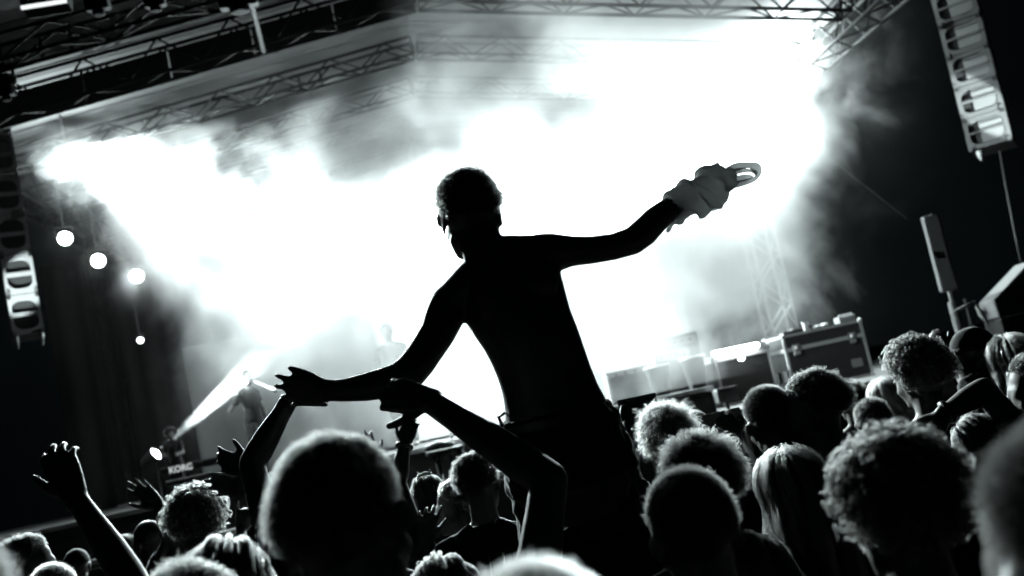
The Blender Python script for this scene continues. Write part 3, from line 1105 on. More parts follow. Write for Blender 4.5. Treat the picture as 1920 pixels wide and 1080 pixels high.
def hair_meshes(kind, seed=0):
    """(cap mesh verts/faces, strand points NxKx3, strand radius)"""
    key = (kind, seed)
    if key in _hair:
        return _hair[key]
    r = np.random.default_rng(100 + seed * 17 + sum(map(ord, kind)))
    P = dict(buzz=(0.006, 9500, 0.008, 0.00045), short=(0.014, 7000, 0.024, 0.0005), fuzzy=(0.020, 7500, 0.040, 0.00045),
             spiky=(0.016, 6500, 0.044, 0.0005), curly=(0.026, 4900, 0.080, 0.0007), long=(0.014, 5200, 0.50, 0.0006),
             combed=(0.010, 6500, 0.13, 0.0005), crop=(0.010, 9000, 0.017, 0.00045), bob=(0.016, 5600, 0.26, 0.0006), tied=(0.012, 4500, 0.10, 0.0005))[kind]
    th, N, ln, rad = P
    # cap
    seg, rings = 40, 26
    mb = MB().ball((0, 0, 0), 1.0, seg, rings)
    d = np.array(mb.v)
    d /= np.linalg.norm(d, axis=1, keepdims=True)
    m = hair_mask(d, -0.75 if kind in ("long", "bob", "curly") else -0.62)
    crop = kind in ("buzz", "crop", "short", "fuzzy", "spiky", "curly")
    if crop:                                                       # cropped hair thins out towards the neck and ears
        m = hair_mask(d, -0.66, wide=0.55)
    lump = np.array([mnoise.noise(Vector(x * (6.0 if kind == "curly" else 3.5) + seed)) for x in d])
    tk = th * (1 + (0.55 if kind == "curly" else 0.25) * lump)
    rr = SK_R[None, :] + (tk * m - 0.006 * (1 - m) - 0.002)[:, None]
    cap_v = SK_C + d * rr
    # strands
    dirs = sphere_dirs(N * 3, r)
    mk = hair_mask(dirs, -0.75 if kind in ("long", "bob", "curly") else -0.62)
    dirs = dirs[(mk > 0.55)][:N]
    N = len(dirs)
    nrm = dirs / SK_R
    nrm /= np.linalg.norm(nrm, axis=1, keepdims=True)
    root = SK_C + dirs * (SK_R + th * 0.55)
    L = ln * r.uniform(0.6, 1.15, N)
    if crop:
        fd = hair_mask(dirs, -0.66, wide=0.55)
        L = L * (0.25 + 0.75 * fd)
        root = SK_C + dirs * (SK_R + (th * 0.6 * fd)[:, None])
    if kind in ("buzz",):
        K = 3
        t = np.linspace(0, 1, K)
        j = nrm + r.normal(size=(N, 3)) * 0.35
        pts = root[:, None] + j[:, None] * (L[:, None] * t)[:, :, None]
    elif kind in ("short", "fuzzy", "spiky", "crop"):
        K = 5
        t = np.linspace(0, 1, K)
        wild = dict(short=0.45, crop=0.35, fuzzy=0.75, spiky=0.25)[kind]
        if kind == "spiky":                                        # strands lean together in tufts
            cl = sphere_dirs(130, r)
            which = np.argmax(dirs @ cl.T, axis=1)
            lean = cl[which] + r.normal(size=(130, 3))[which] * 0.35
            j = nrm * 0.6 + lean * 0.7 + r.normal(size=(N, 3)) * wild
        else:
            j = nrm + r.normal(size=(N, 3)) * wild
        j[:, 1] -= 0.25
        droop = np.array([0, -0.15, -0.55 if kind != "spiky" else -0.15])
        pts = root[:, None] + j[:, None] * (L[:, None] * t)[:, :, None] + droop * (L[:, None] * t ** 2)[:, :, None]
        # strands gather in uneven tufts
        nc = dict(short=260, crop=320, fuzzy=220, spiky=130)[kind]
        cc = sphere_dirs(nc, r)
        wc = np.argmax(dirs @ cc.T + r.normal(size=(N, nc)) * 0.03, axis=1)
        tip = np.zeros((nc, 3)); cnt = np.zeros(nc)
        np.add.at(tip, wc, pts[:, -1]); np.add.at(cnt, wc, 1)
        tip /= np.maximum(cnt, 1)[:, None]
        pull = (0.62 * t ** 1.3)[None, :, None]
        pts = pts * (1 - pull) + tip[wc][:, None] * pull
        lv = r.uniform(0.45, 1.15, nc)[wc][:, None, None]
        pts = root[:, None] + (pts - root[:, None]) * lv
        if kind == "fuzzy":
            pts[:, 1:] += r.normal(size=(N, K - 1, 3)) * 0.0025
    elif kind == "curly":
        K = 16
        t = np.linspace(0, 1, K)
        # ringlets: bundles of strands round a common coil
        nb = 7
        G = N // nb
        gi = np.repeat(np.arange(G), nb)
        root, nrm, L = root[:G][gi], nrm[:G][gi], L[:G][gi]
        N = len(gi)
        j = nrm[::nb] + r.normal(size=(G, 3)) * 0.45
        j[:, 2] -= 0.15
        j /= np.linalg.norm(j, axis=1, keepdims=True)
        e1 = np.cross(j, np.array([0.3, 0.5, 0.8])); e1 /= np.linalg.norm(e1, axis=1, keepdims=True)
        e2 = np.cross(j, e1)
        j, e1, e2 = j[gi], e1[gi], e2[gi]
        ph = r.uniform(0, 6.28, G)[gi] + r.normal(size=N) * 0.22
        om = (r.uniform(9, 15, G) * r.choice([-1, 1], G))[gi]
        a = r.uniform(0.007, 0.013, G)[gi] + r.normal(size=N) * 0.0012
        amp = a[:, None] * np.minimum(1, 3 * t)
        w = ph[:, None] + om[:, None] * t
        pts = root[:, None] + j[:, None] * (L[:, None] * t * 0.60)[:, :, None] + e1[:, None] * (amp * np.cos(w))[:, :, None] + e2[:, None] * (amp * np.sin(w))[:, :, None]
        pts += (r.normal(size=(N, 1, 3)) * 0.0016)
        pts[:, :, 2] -= 0.015 * t ** 2
    else:                                                          # hair that lies along the skull and then falls
        K = 14
        t = np.linspace(0, 1, K)
        s = L[:, None] * t
        tgt = dict(long=1.9, bob=1.9, combed=1.7, tied=1.8)[kind]
        if kind in ("combed", "tied"):                             # swept to the back of the head
            pole = np.array([0, 0.8, 0.6])
        else:
            pole = np.array([0, 0.15, 0.98])
        pole = pole / np.linalg.norm(pole)
        c0 = dirs @ pole
        th0 = np.arccos(np.clip(c0, -1, 1))
        side = dirs - pole * c0[:, None]
        side /= np.linalg.norm(side, axis=1, keepdims=True) + 1e-9
        # strands draw together into locks that fan out from the crown
        ex = np.cross(pole, np.array([1.0, 0.0, 0.0])); ex /= np.linalg.norm(ex)
        ey = np.cross(pole, ex)
        nl = 44
        edges = np.sort(r.uniform(-math.pi, math.pi, nl))
        az = np.arctan2(side @ ey, side @ ex) + r.normal(size=N) * 0.03
        cl = np.searchsorted(edges, az) % nl
        lo_a = edges[cl - 1] - np.where(cl == 0, 2 * math.pi, 0)
        mid = (lo_a + edges[cl]) / 2
        df = (mid - az + math.pi) % (2 * math.pi) - math.pi
        hw = np.maximum(0.02, np.abs(edges[cl] - lo_a) / 2)
        ridge = 1 - np.clip(np.abs(df) / hw, 0, 1)
        az = az + 0.6 * df
        side = ex * np.cos(az)[:, None] + ey * np.sin(az)[:, None]
        R = 0.095
        ang = th0[:, None] + s / R
        lim = np.maximum(th0[:, None], tgt)
        over = np.maximum(0, ang - lim) * R
        ang = np.minimum(ang, lim)
        dd = pole * np.cos(ang)[:, :, None] + side[:, None] * np.sin(ang)[:, :, None]
        lay = th * (0.15 + 1.3 * r.uniform(0, 1, nl)[cl] + 0.9 * ridge) * r.uniform(0.85, 1.1, N)
        pts = SK_C + dd * (SK_R + lay[:, None, None])
        out = side.copy(); out[:, 2] = 0
        pts[:, :, 2] -= over
        if kind == "tied":
            q = np.array([0, -0.125, 0.03])
            f = np.clip(over / 0.03, 0, 1)[:, :, None]
            pts = pts * (1 - f) + (q + r.normal(size=(N, 1, 3)) * 0.012) * f
        else:
            pts += out[:, None] * (0.02 * np.minimum(1, over / 0.1) * r.uniform(0.3, 1.4, N)[:, None])[:, :, None]
            pts[:, :, 1] -= 0.03 * np.minimum(1, over / 0.15)
            wv = 0.006 if kind != "combed" else 0.004
            ph = r.uniform(0, 6.28, (N, 1, 3))
            pts += wv * np.sin(ph + 7 * t[None, :, None] * r.uniform(0.6, 1.5, (N, 1, 1)))
            off = r.normal(size=(nl, 3)) * 0.017                   # locks
            pts += off[cl][:, None] * np.minimum(1, over / 0.12)[:, :, None]
    res = (cap_v, mb.f, pts, rad)
    _hair[key] = res
    return res


_hair_data = {}


def add_hair(parent, M4, kind, cap_m, str_m, seed=0, thick=1.0):
    """hair cap and its strands under a person; M4 places the head in the person's coordinates"""
    key = (kind, seed, cap_m.name, str_m.name, thick)
    if key not in _hair_data:
        cv, cf, pts, rad = hair_meshes(kind, seed)
        me_ = bpy.data.meshes.new("hair")
        me_.from_pydata([tuple(x) for x in cv], [], cf)
        me_.polygons.foreach_set("use_smooth", [True] * len(me_.polygons))
        me_.materials.append(cap_m)
        N, K, _ = pts.shape
        hc = bpy.data.hair_curves.new("strands")
        hc.add_curves([K] * N)
        hc.attributes['position'].data.foreach_set('vector', pts.astype(np.float32).ravel())
        ra = hc.attributes.get('radius') or hc.attributes.new('radius', 'FLOAT', 'POINT')
        prof = np.linspace(1.0, 0.35, K) * rad * thick
        ra.data.foreach_set('value', np.tile(prof, N).astype(np.float32))
        hc.materials.append(str_m)
        _hair_data[key] = (me_, hc)
    me_, hc = _hair_data[key]
    h = link("hair", me_, parent)
    h.matrix_local = M4
    s = bpy.data.objects.new("strands", hc)
    COL.objects.link(s)
    s.parent = h
    s["kind"] = "stuff"
    return h


# ------------------------------------------------------------------ bodies
def hand(mb, wrist, fdir, thumb, right, curl=(0.15, 0.15, 0.2, 0.25), spread=1.0, tcurl=0.2, s=1.0, tout=1.0):
    y = Vector(fdir).normalized()
    x = Vector(thumb)
    x = (x - y * x.dot(y)).normalized()
    z = x.cross(y) if right else y.cross(x)                        # the way the palm faces
    W = Vector(wrist)

    def at(a, b, c):
        return W + (x * a + y * b + z * c) * s
    kn = [(0.031, 0.088), (0.010, 0.093), (-0.011, 0.089), (-0.031, 0.079)]
    ln = [0.074, 0.082, 0.076, 0.060]
    rd = [0.0090, 0.0092, 0.0088, 0.0078]
    fan = [9, 2, -5, -13]
    mb.limb([at(0, -0.02, 0), at(0, 0.012, 0)], [(0.029 * s, 0.021 * s), (0.031 * s, 0.019 * s)], 12, x)
    for i in range(4):
        a, b = kn[i]
        mb.limb([at(a * 0.55, 0.008, 0), at(a * 0.85, 0.05, 0.0), at(a, b, 0)], [0.0155 * s, 0.0135 * s, 0.0112 * s], 10)
        w = math.radians(fan[i]) * spread
        base = y * math.cos(w) + x * math.sin(w)
        ang = 0.0
        p = at(a, b, 0)
        pts = [p]
        for k, (frac, bend) in enumerate(((0.46, 68), (0.30, 88), (0.24, 55))):
            ang += math.radians(bend) * curl[i]
            p = p + (base * math.cos(ang) + z * math.sin(ang)) * ln[i] * frac * s
            pts.append(p)
        mb.limb(pts, [rd[i] * 1.12 * s, rd[i] * s, rd[i] * 0.93 * s, rd[i] * 0.78 * s], 10)
    mb.ball(at(0, 0.05, 0.002), (0.036 * s, 0.044 * s, 0.013 * s), 14, 8, Matrix((x, y, z)).transposed())
    t0 = at(0.018, 0.016, 0.004)
    dirt = (x * (0.75 * tout) + y * 0.75 + z * (0.15 + 0.8 * tcurl)).normalized()
    p1 = t0 + dirt * 0.042 * s
    d2 = (x * (0.55 * tout) + y * 0.9 + z * (0.1 + 1.0 * tcurl) - x * 0.5 * tcurl).normalized()
    p2 = p1 + d2 * 0.034 * s
    d3 = (d2 + z * 0.3 * tcurl - x * 0.4 * tcurl + y * 0.1).normalized()
    p3 = p2 + d3 * 0.027 * s
    mb.limb([t0, p1, p2, p3], [0.0165 * s, 0.0125 * s, 0.0108 * s, 0.0085 * s], 10)


def arm(mb, sh, el, wr, k=1.0):
    sh, el, wr = Vector(sh), Vector(el), Vector(wr)
    up, fo = el - sh, wr - el
    ax = up.cross(fo)
    if ax.length < 1e-5:
        ax = Vector((0, 1, 0))
    mb.limb([sh, sh + up * 0.2, sh + up * 0.5, sh + up * 0.82, el], [0.058 * k, 0.056 * k, 0.049 * k, 0.042 * k, 0.041 * k], 14)
    bul = (-up.normalized() * 0.5 + fo.normalized() * 0.5) * 0.004
    mb.limb([el, el + fo * 0.18 + bul, el + fo * 0.42, el + fo * 0.75, wr], [0.041 * k, 0.044 * k, 0.041 * k, 0.032 * k, (0.030 * k, 0.023 * k)], 14)


def head_shapes(mb, M4):
    R3 = M4.to_3x3()
    s = R3.col[0].length
    Rn = R3.normalized()

    def pt(x, y, z): return M4 @ Vector((x, y, z))

    def ball(c, r, seg=18, rings=12, R=None):
        mb.ball(pt(*c), Vector(r) * s, seg, rings, Rn @ R if R else Rn)

    def limb(ps, rs, seg=10):
        mb.limb([pt(*p) for p in ps], [q * s for q in rs], seg)
    ball((0, -0.012, 0.03), (0.074, 0.094, 0.088), 24, 16)
    ball((0, 0.03, -0.025), (0.064, 0.064, 0.085))
    ball((0, 0.03, -0.062), (0.055, 0.052, 0.045))
    ball((0, 0.066, -0.092), (0.026, 0.024, 0.020))
    limb([(-0.048, 0.005, -0.06), (-0.03, 0.05, -0.09), (0, 0.066, -0.096), (0.03, 0.05, -0.09), (0.048, 0.005, -0.06)], [0.018, 0.017, 0.016, 0.017, 0.018])
    limb([(0, 0.086, 0.008), (0, 0.098, -0.014), (0, 0.109, -0.034)], [0.009, 0.010, 0.013])
    limb([(-0.014, 0.092, -0.037), (0.014, 0.092, -0.037)], [0.009, 0.009])
    limb([(-0.042, 0.066, 0.016), (0, 0.084, 0.018), (0.042, 0.066, 0.016)], [0.011, 0.012, 0.011])
    for sx in (-1, 1):
        ball((sx * 0.030, 0.076, -0.002), (0.0125, 0.012, 0.010), 10, 8)
        ball((sx * 0.045, 0.055, -0.035), (0.02, 0.022, 0.02), 12, 8)
        E = Matrix.Rotation(sx * math.radians(-14), 3, 'Z') @ Matrix.Rotation(math.radians(-10), 3, 'X')
        c = Vector((sx * 0.0755, -0.010, -0.010))
        # ear: rim, lobe and hollow
        ring = []
        for k in range(9):
            a = math.radians(-70 + 250 * k / 8)
            q = E @ Vector((sx * 0.008, -math.cos(a) * 0.017, math.sin(a) * 0.030))
            ring.append(tuple(c + q))
        limb(ring, [0.0062] * 9, 8)
        ball(tuple(c), (0.006, 0.016, 0.027), 12, 8, E)
        ball(tuple(c + Vector((0, 0.008, -0.027))), (0.006, 0.009, 0.009), 10, 6)
    limb([(-0.020, 0.084, -0.060), (0, 0.094, -0.058), (0.020, 0.084, -0.060)], [0.006, 0.0075, 0.006])
    limb([(-0.017, 0.083, -0.070), (0, 0.091, -0.070), (0.017, 0.083, -0.070)], [0.006, 0.0075, 0.006])


HEAD_Z = 1.640
TORSO = [(0.84, 0.150, 0.100, -0.005), (0.90, 0.168, 0.118, -0.012), (0.97, 0.168, 0.118, -0.010), (1.06, 0.148, 0.102, 0.004), (1.14, 0.142, 0.098, 0.006),
         (1.24, 0.156, 0.108, 0.002), (1.33, 0.170, 0.112, -0.004), (1.40, 0.168, 0.096, -0.010), (1.445, 0.120, 0.075, -0.014), (1.485, 0.070, 0.062, -0.014)]


def torso(mb, g, kx=1.0, zmin=0, zmax=9):
    rs = [q for q in TORSO if zmin <= q[0] <= zmax]
    mb.tube([(0, q[3], q[0]) for q in rs], [((q[1] + g) * kx, q[2] + g) for q in rs], 24, True, Vector((1, 0, 0)))


def legs(mb, g, foot=True):
    for sx in (-1, 1):
        mb.limb([(sx * 0.088, 0, 0.88), (sx * 0.092, 0.005, 0.70), (sx * 0.095, 0.012, 0.50), (sx * 0.098, -0.012, 0.36), (sx * 0.10, -0.02, 0.22), (sx * 0.10, -0.02, 0.09)],
                [0.092 + g, 0.082 + g, 0.060 + g, 0.060 + g, 0.047 + g * 1.3, 0.040 + g * 1.6], 14)
        if foot:
            mb.limb([(sx * 0.10, -0.05, 0.045), (sx * 0.105, 0.06, 0.042), (sx * 0.112, 0.16, 0.03)], [(0.036, 0.043), (0.042, 0.04), (0.044, 0.028)], 12, Vector((1, 0, 0)))


def default_arm(sx, pose):
    if pose == "front":
        return Vector((sx * 0.235, 0.03, 1.13)), Vector((sx * 0.16, 0.25, 1.10))
    if pose == "pocket":
        return Vector((sx * 0.27, -0.07, 1.15)), Vector((sx * 0.19, 0.07, 0.98))
    return Vector((sx * 0.235, -0.02, 1.115)), Vector((sx * 0.225, 0.07, 0.87))


def shoulder(sx, el):
    sh = Vector((sx * 0.172, -0.008, 1.395))
    d = (el - sh)
    lift = max(0.0, d.normalized().z)
    return sh + Vector((-sx * 0.02 * lift, 0.0, 0.055 * lift))


def wrinkle(me_, amp, scale, seed=0.0, stretch=(1, 1, 1)):
    n = len(me_.vertices)
    co = np.empty(n * 3, np.float32)
    no_ = np.empty(n * 3, np.float32)
    me_.vertices.foreach_get("co", co)
    me_.vertex_normals.foreach_get("vector", no_)
    co, no_ = co.reshape(-1, 3), no_.reshape(-1, 3)
    f = np.array([mnoise.fractal(Vector((c[0] * scale * stretch[0] + seed, c[1] * scale * stretch[1], c[2] * scale * stretch[2])), 0.8, 2.1, 3) for c in co], np.float32)
    me_.vertices.foreach_set("co", (co + no_ * (f * amp)[:, None]).ravel())
    me_.update()


_shared = {}
ARMS = []


def body_mesh(arms, head_m, skin, voxel, kx, key=None):
    if key is not None and ("body", key) in _shared:
        return _shared[("body", key)]
    mb = MB()
    torso(mb, 0.0, kx)
    legs(mb, 0.0)
    hb = head_m @ Vector((0, -0.02, -0.02))
    mb.limb([(0, -0.016, 1.42), (0, -0.014, 1.49), tuple(hb)], [0.062, 0.056, 0.052], 16)
    for sx in (-1, 1):
        mb.limb([(sx * 0.02, -0.012, 1.475), (sx * 0.09, -0.014, 1.435), (sx * 0.165, -0.01, 1.395)], [0.045, 0.048, 0.055], 12)
    head_shapes(mb, head_m)
    for side, sx in (("L", -1), ("R", 1)):
        el, wr, hs = arms[side]
        sh = shoulder(sx, el)
        hs = dict(hs)
        arm(mb, sh, el, wr, hs.pop("girth", 1.0))
        hand(mb, wr, right=(side == "R"), **hs)
    me_ = remesh(mb, "body", skin, voxel, 5, 0.5)
    if key is not None:
        _shared[("body", key)] = me_
    return me_


def tee_mesh(arms, m, kx, key, sleeve=0.55, loose=0.014, zlow=0.86, collar=0.0, hood=False):
    k = ("tee", key, m.name, sleeve, loose, collar)
    if k in _shared:
        return _shared[k]
    mb = MB()
    torso(mb, loose, kx, zlow, 1.46)
    for sx in (-1, 1):
        mb.limb([(sx * 0.05, -0.012, 1.452), (sx * 0.10, -0.014, 1.432), (sx * 0.165, -0.01, 1.398)], [0.045, 0.052, 0.063], 12)
    for side, sx in (("L", -1), ("R", 1)):
        el, wr, hs = arms[side]
        sh = shoulder(sx, el)
        up = el - sh
        if sleeve <= 1.0:
            mb.tube([sh - up * 0.05, sh + up * 0.25, sh + up * sleeve], [0.070, 0.068, 0.066], 14)
        else:
            fo = wr - el
            mb.limb([sh, sh + up * 0.5, el, el + fo * 0.5, wr - fo * 0.02], [0.069, 0.062, 0.055, 0.051, 0.040], 14)
    if collar:
        mb.tube([(0, -0.016, 1.44), (0, -0.016, 1.50)], [(0.088, 0.082), (0.080, 0.076)], 18, True, Vector((1, 0, 0)))
    me_ = remesh(mb, "shirt", m, 0.011, 3, 0.4)
    wrinkle(me_, 0.009, 11.0, len(_shared) * 1.7, (1, 1, 0.5))
    _shared[k] = me_
    return me_


def trouser_mesh(m):
    k = ("trousers", m.name)
    if k not in _shared:
        mb = MB()
        torso(mb, 0.009, 1.0, 0.83, 0.98)
        legs(mb, 0.012, False)
        me_ = remesh(mb, "trousers", m, 0.014, 2, 0.4)
        wrinkle(me_, 0.008, 9.0, 3.0)
        _shared[k] = me_
    return _shared[k]


CROWD = "people in the crowd"
HAIR_TOP = dict(buzz=0.012, crop=0.018, short=0.025, fuzzy=0.045, spiky=0.055, curly=0.065, long=0.02, combed=0.022, bob=0.022, tied=0.018, none=0.0, cap=0.02)


def person(label, px, py, d, hair="short", fair=0, yaw=0.0, pose="down", arms=None, cloth=CL_DARK, skin=SK_B, turn=0.0, nod=0.0, lean=0.0,
           voxel=0.009, kx=1.0, seed=0, sleeve=0.55, collar=0.0, thick=1.0, height=None, group=CROWD, z=None, extra=None, hscale=1.0):
    """px, py: the top of the head in the photograph, d: distance ahead of the camera"""
    top = atd(px, py, d)
    base_z = 0.0 if z is None else z
    s = (top.z - base_z) / (1.758 + HAIR_TOP.get(hair, 0.0) * 0.8)
    rz = YAW + math.radians(yaw)
    root = empty("person", (top.x, top.y, base_z), rz, label, "person", group)
    root.scale = (s, s, s)
    bpy.context.view_layer.update()
    M = Matrix.Translation((top.x, top.y, base_z)) @ Matrix.Rotation(rz, 4, 'Z') @ Matrix.Scale(s, 4)
    Mi = M.inverted()
    hm = Matrix.Translation((0, 0.012, HEAD_Z)) @ Matrix.Rotation(math.radians(turn), 4, 'Z') @ Matrix.Rotation(math.radians(-nod), 4, 'X') @ Matrix.Rotation(math.radians(lean), 4, 'Y') @ Matrix.Scale(hscale, 4)
    A = {}
    custom = bool(arms)
    for side, sx in (("L", -1), ("R", 1)):
        a = (arms or {}).get(side)
        if a is None:
            el, wr = default_arm(sx, pose)
            f = (wr - el).normalized()
            A[side] = (el, wr, dict(fdir=f + Vector((0, 0.15, 0)), thumb=Vector((-sx * 0.3, 1, 0.1)), curl=(0.3, 0.35, 0.4, 0.45), spread=0.5))
        else:
            e, w, hs = a
            we, ww = atd(*e), atd(*w)
            hs = dict(hs)
            tip = atd(*hs.pop("to"))
            tb = hs.pop("thumb")
            q = atd(w[0] + tb[0], w[1] + tb[1], w[2] + (tb[2] if len(tb) > 2 else 0))
            el, wr = Mi @ we, Mi @ ww
            hs["fdir"] = (Mi @ tip) - wr
            hs["thumb"] = (Mi @ q) - wr
            A[side] = (el, wr, hs)
            shp = shoulder(sx, el)
            ARMS.append((label[:40], side, round((el - shp).length, 2), round((wr - el).length, 2)))
    key = None
    if not custom and abs(lean) < 1e-6 and hscale == 1.0:
        key = (pose, round(turn / 10) * 10, round(nod / 10) * 10, skin.name, kx)
        hm = Matrix.Translation((0, 0.012, HEAD_Z)) @ Matrix.Rotation(math.radians(round(turn / 10) * 10), 4, 'Z') @ Matrix.Rotation(math.radians(-round(nod / 10) * 10), 4, 'X')
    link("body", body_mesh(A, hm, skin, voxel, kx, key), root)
    link("shirt", tee_mesh(A, cloth, kx, key if key else label, sleeve, collar=collar), root)
    link("trousers", trouser_mesh(CL_DENIM), root)
    if hair not in ("none", "cap"):
        cm, sm = ((HC_DARK, HM_DARK), (HC_DARK, HM_BROWN), (HC_FAIR, HM_FAIR))[fair]
        add_hair(root, hm, hair, cm, sm, seed, thick)
    elif hair == "cap":
        add_cap(root, hm, CL_DARK)
    if extra:
        extra(root, hm, A)
    return root


def add_cap(root, hm, m):
    mb = MB().ball((0, 0, 0), 1.0, 30, 18)
    v = np.array(mb.v)
    z = v[:, 2]
    rr = SK_R + np.where(z > -0.12, 0.014, -0.012)[:, None]
    mb.v = [tuple(SK_C + a * b) for a, b in zip(v, rr)]
    c = mb.obj("cap", m, root, True)
    c.matrix_local = hm
    b = MB()
    vs = []
    n = 10
    for dz in (0, -0.005):
        for i in range(n + 1):
            a = math.pi * i / n
            x = 0.075 * math.cos(a)
            vs.append((x, 0.062 + 0.03 * math.sin(a), 0.045 + dz))
            vs.append((x * 1.05, 0.075 + 0.105 * math.sin(a), 0.035 - 0.01 * abs(math.cos(a)) + dz))
    o = 2 * (n + 1)
    fs = []
    for i in range(n):
        q = 2 * i
        fs += [(q, q + 1, q + 3, q + 2), (q + o + 2, q + o + 3, q + o + 1, q + o), (q + 1, q + o + 1, q + o + 3, q + 3), (q, q + 2, q + o + 2, q + o)]
    fs += [(0, o, o + 1, 1), (o - 2, o - 1, 2 * o - 1, 2 * o - 2)]
    b.add(vs, fs)
    br = b.obj("brim", m, c, False)


def band(root, a, b, r, m, name="wristband"):
    """a strap round a wrist"""
    a, b = Vector(a), Vector(b)
    MB().tube([a, a.lerp(b, 0.5), b], [r, r * 1.08, r], 16).obj(name, m, root, True)


def add_cap_plain(root, hm, m):
    """a brimless close cap"""
    mb = MB().ball((0, 0, 0), 1.0, 30, 18)
    v = np.array(mb.v)
    rr = SK_R + np.where(v[:, 2] > -0.25, 0.016, -0.012)[:, None]
    mb.v = [tuple(SK_C + a * b) for a, b in zip(v, rr)]
    c = mb.obj("cap", m, root, True)
    c.matrix_local = hm

# ------------------------------------------------------------------ the shirtless man on somebody's shoulders
MD = 2.95
PXM = F_PX / MD


def mp(px, py, dy=0.0):
    return atd(px, py, MD + dy)


def pr(px):
    return px / PXM


def build_man():
    base = mp(1060, 860)
    root = empty("person", base, YAW, "shirtless man riding on shoulders with both arms flung out, seen from behind", "person")
    bpy.context.view_layer.update()
    Mi = root.matrix_world.inverted() if False else (Matrix.Translation(base) @ Matrix.Rotation(YAW, 4, 'Z')).inverted()
    L = lambda p: Mi @ p

    def rings(lst, depth):
        pts, rs, fl = [], [], []
        for (xl, yl, xr, yr, dep, off) in lst:
            a, b = mp(xl, yl, off), mp(xr, yr, off)
            pts.append(L((a + b) / 2))
            rs.append(((b - a).length / 2, dep))
            fl.append((L(b) - L(a)).normalized())
        return pts, rs, fl
    mb = MB()
    # trunk, each line: left edge, right edge (pixels of the outline), half depth, offset
    T = [(846, 552, 1026, 462, 0.070, 0.0), (868, 596, 1050, 508, 0.092, 0.0), (889, 630, 1060, 548, 0.104, 0.0), (907, 655, 1070, 582, 0.108, 0.0),
         (922, 684, 1083, 615, 0.106, 0.0), (934, 712, 1095, 650, 0.102, 0.0), (942, 738, 1108, 688, 0.098, 0.0), (946, 764, 1122, 724, 0.100, 0.0),
         (945, 792, 1140, 760, 0.108, 0.0), (942, 826, 1162, 800, 0.122, 0.0), (944, 866, 1184, 848, 0.135, 0.01), (958, 905, 1198, 892, 0.125, 0.02)]
    pts, rs, fl = rings(T, 0)
    mb.limb(pts, rs, 26, fl)
    # shoulders and neck
    mb.limb([L(mp(852, 566)), L(mp(905, 510)), L(mp(960, 480)), L(mp(1024, 476))], [0.056, 0.060, 0.060, 0.052], 16)
    mb.limb([L(mp(872, 536)), L(mp(893, 506)), L(mp(908, 480))], [0.034, 0.040, 0.052], 14)
    mb.limb([L(mp(1000, 476)), L(mp(962, 478)), L(mp(924, 470))], [0.034, 0.040, 0.048], 14)
    mb.limb([L(mp(922, 510, -0.01)), L(mp(907, 470, -0.012)), L(mp(893, 425, -0.01)), L(mp(887, 400, 0.0))], [0.068, 0.060, 0.058, 0.056], 18)
    # shoulder blades and spine furrow
    mb.ball(L(mp(925, 560, -0.07)), (0.055, 0.025, 0.065))
    mb.ball(L(mp(1010, 520, -0.07)), (0.055, 0.025, 0.065))
    # arm flung to the stage side (raised, the rolled shirt wound round its hand)
    ra = [(1012, 476, 0.0, 39), (1040, 474, 0.01, 37), (1072, 471, 0.03, 29), (1110, 469, 0.05, 26.5), (1150, 463, 0.085, 25.5), (1186, 452, 0.12, 27.5),
          (1207, 436, 0.13, 28.5), (1230, 412, 0.145, 27), (1256, 392, 0.16, 24), (1290, 371, 0.18, 20), (1322, 352, 0.2, 18)]
    mb.limb([L(mp(x, y, o)) for x, y, o, r in ra], [pr(r) for *_, r in ra], 18)
    hand(mb, L(mp(1322, 352, 0.2)), L(mp(1365, 332, 0.24)) - L(mp(1322, 352, 0.2)), L(mp(1318, 330, 0.2)) - L(mp(1322, 352, 0.2)), True, (0.9, 0.9, 0.9, 0.9), 0.2, 0.9, 0.98)
    # the other arm, held out low
    la_ = [(846, 566, 0.0, 38), (834, 590, -0.01, 38), (820, 624, -0.03, 34), (805, 648, -0.05, 32.5), (786, 676, -0.07, 32), (768, 698, -0.09, 32),
           (745, 712, -0.10, 30), (715, 720, -0.12, 28), (680, 727, -0.14, 24.5), (645, 732, -0.16, 20.5), (612, 733, -0.18, 18.5)]
    mb.limb([L(mp(x, y, o)) for x, y, o, r in la_], [pr(r) for *_, r in la_], 18)
    w = (612, 732, -0.18)
    W_ = L(mp(*w))
    hand(mb, W_, L(mp(512, 736, -0.14)) - W_, L(mp(606, 660, -0.20)) - W_, False, (0.16, 0.2, 0.24, 0.32), 1.0, 0.0, 0.98, 0.62)
    # thighs forward over the bearer's shoulders, shins hanging in front
    for sx in (-1, 1):
        h0 = L(mp(1072 + sx * 52, 868, 0.02))
        kn = L(mp(1072 + sx * 75, 905, 0.40))
        an = kn + Vector((0, -0.06, -0.42))
        mb.limb([h0, h0.lerp(kn, 0.5), kn], [0.088, 0.078, 0.058], 16)
        mb.limb([kn, kn.lerp(an, 0.3), an], [0.055, 0.057, 0.038], 14)
        mb.limb([an, an + Vector((0, 0.14, -0.04))], [0.04, 0.032], 12)
    hp = L(mp(880, 407, 0.004))
    hm = Matrix.Translation(hp) @ Matrix.Rotation(math.radians(4), 4, 'Z') @ Matrix.Rotation(math.radians(3), 4, 'Y') @ Matrix.Rotation(math.radians(-4), 4, 'X') @ Matrix.Scale(1.0, 4)
    head_shapes(mb, hm)
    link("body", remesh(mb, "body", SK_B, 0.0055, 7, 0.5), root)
    add_hair(root, hm, "short", HC_DARK, HM_DARK, 3, 1.0)
    # trousers
    tb = MB()
    T2 = [(t[0] - 4, t[1], t[2] + 4, t[3], t[4] + 0.012, t[5]) for t in T if t[1] >= 780]
    T2[0] = (943, 786, 1141, 756, 0.118, 0.0)
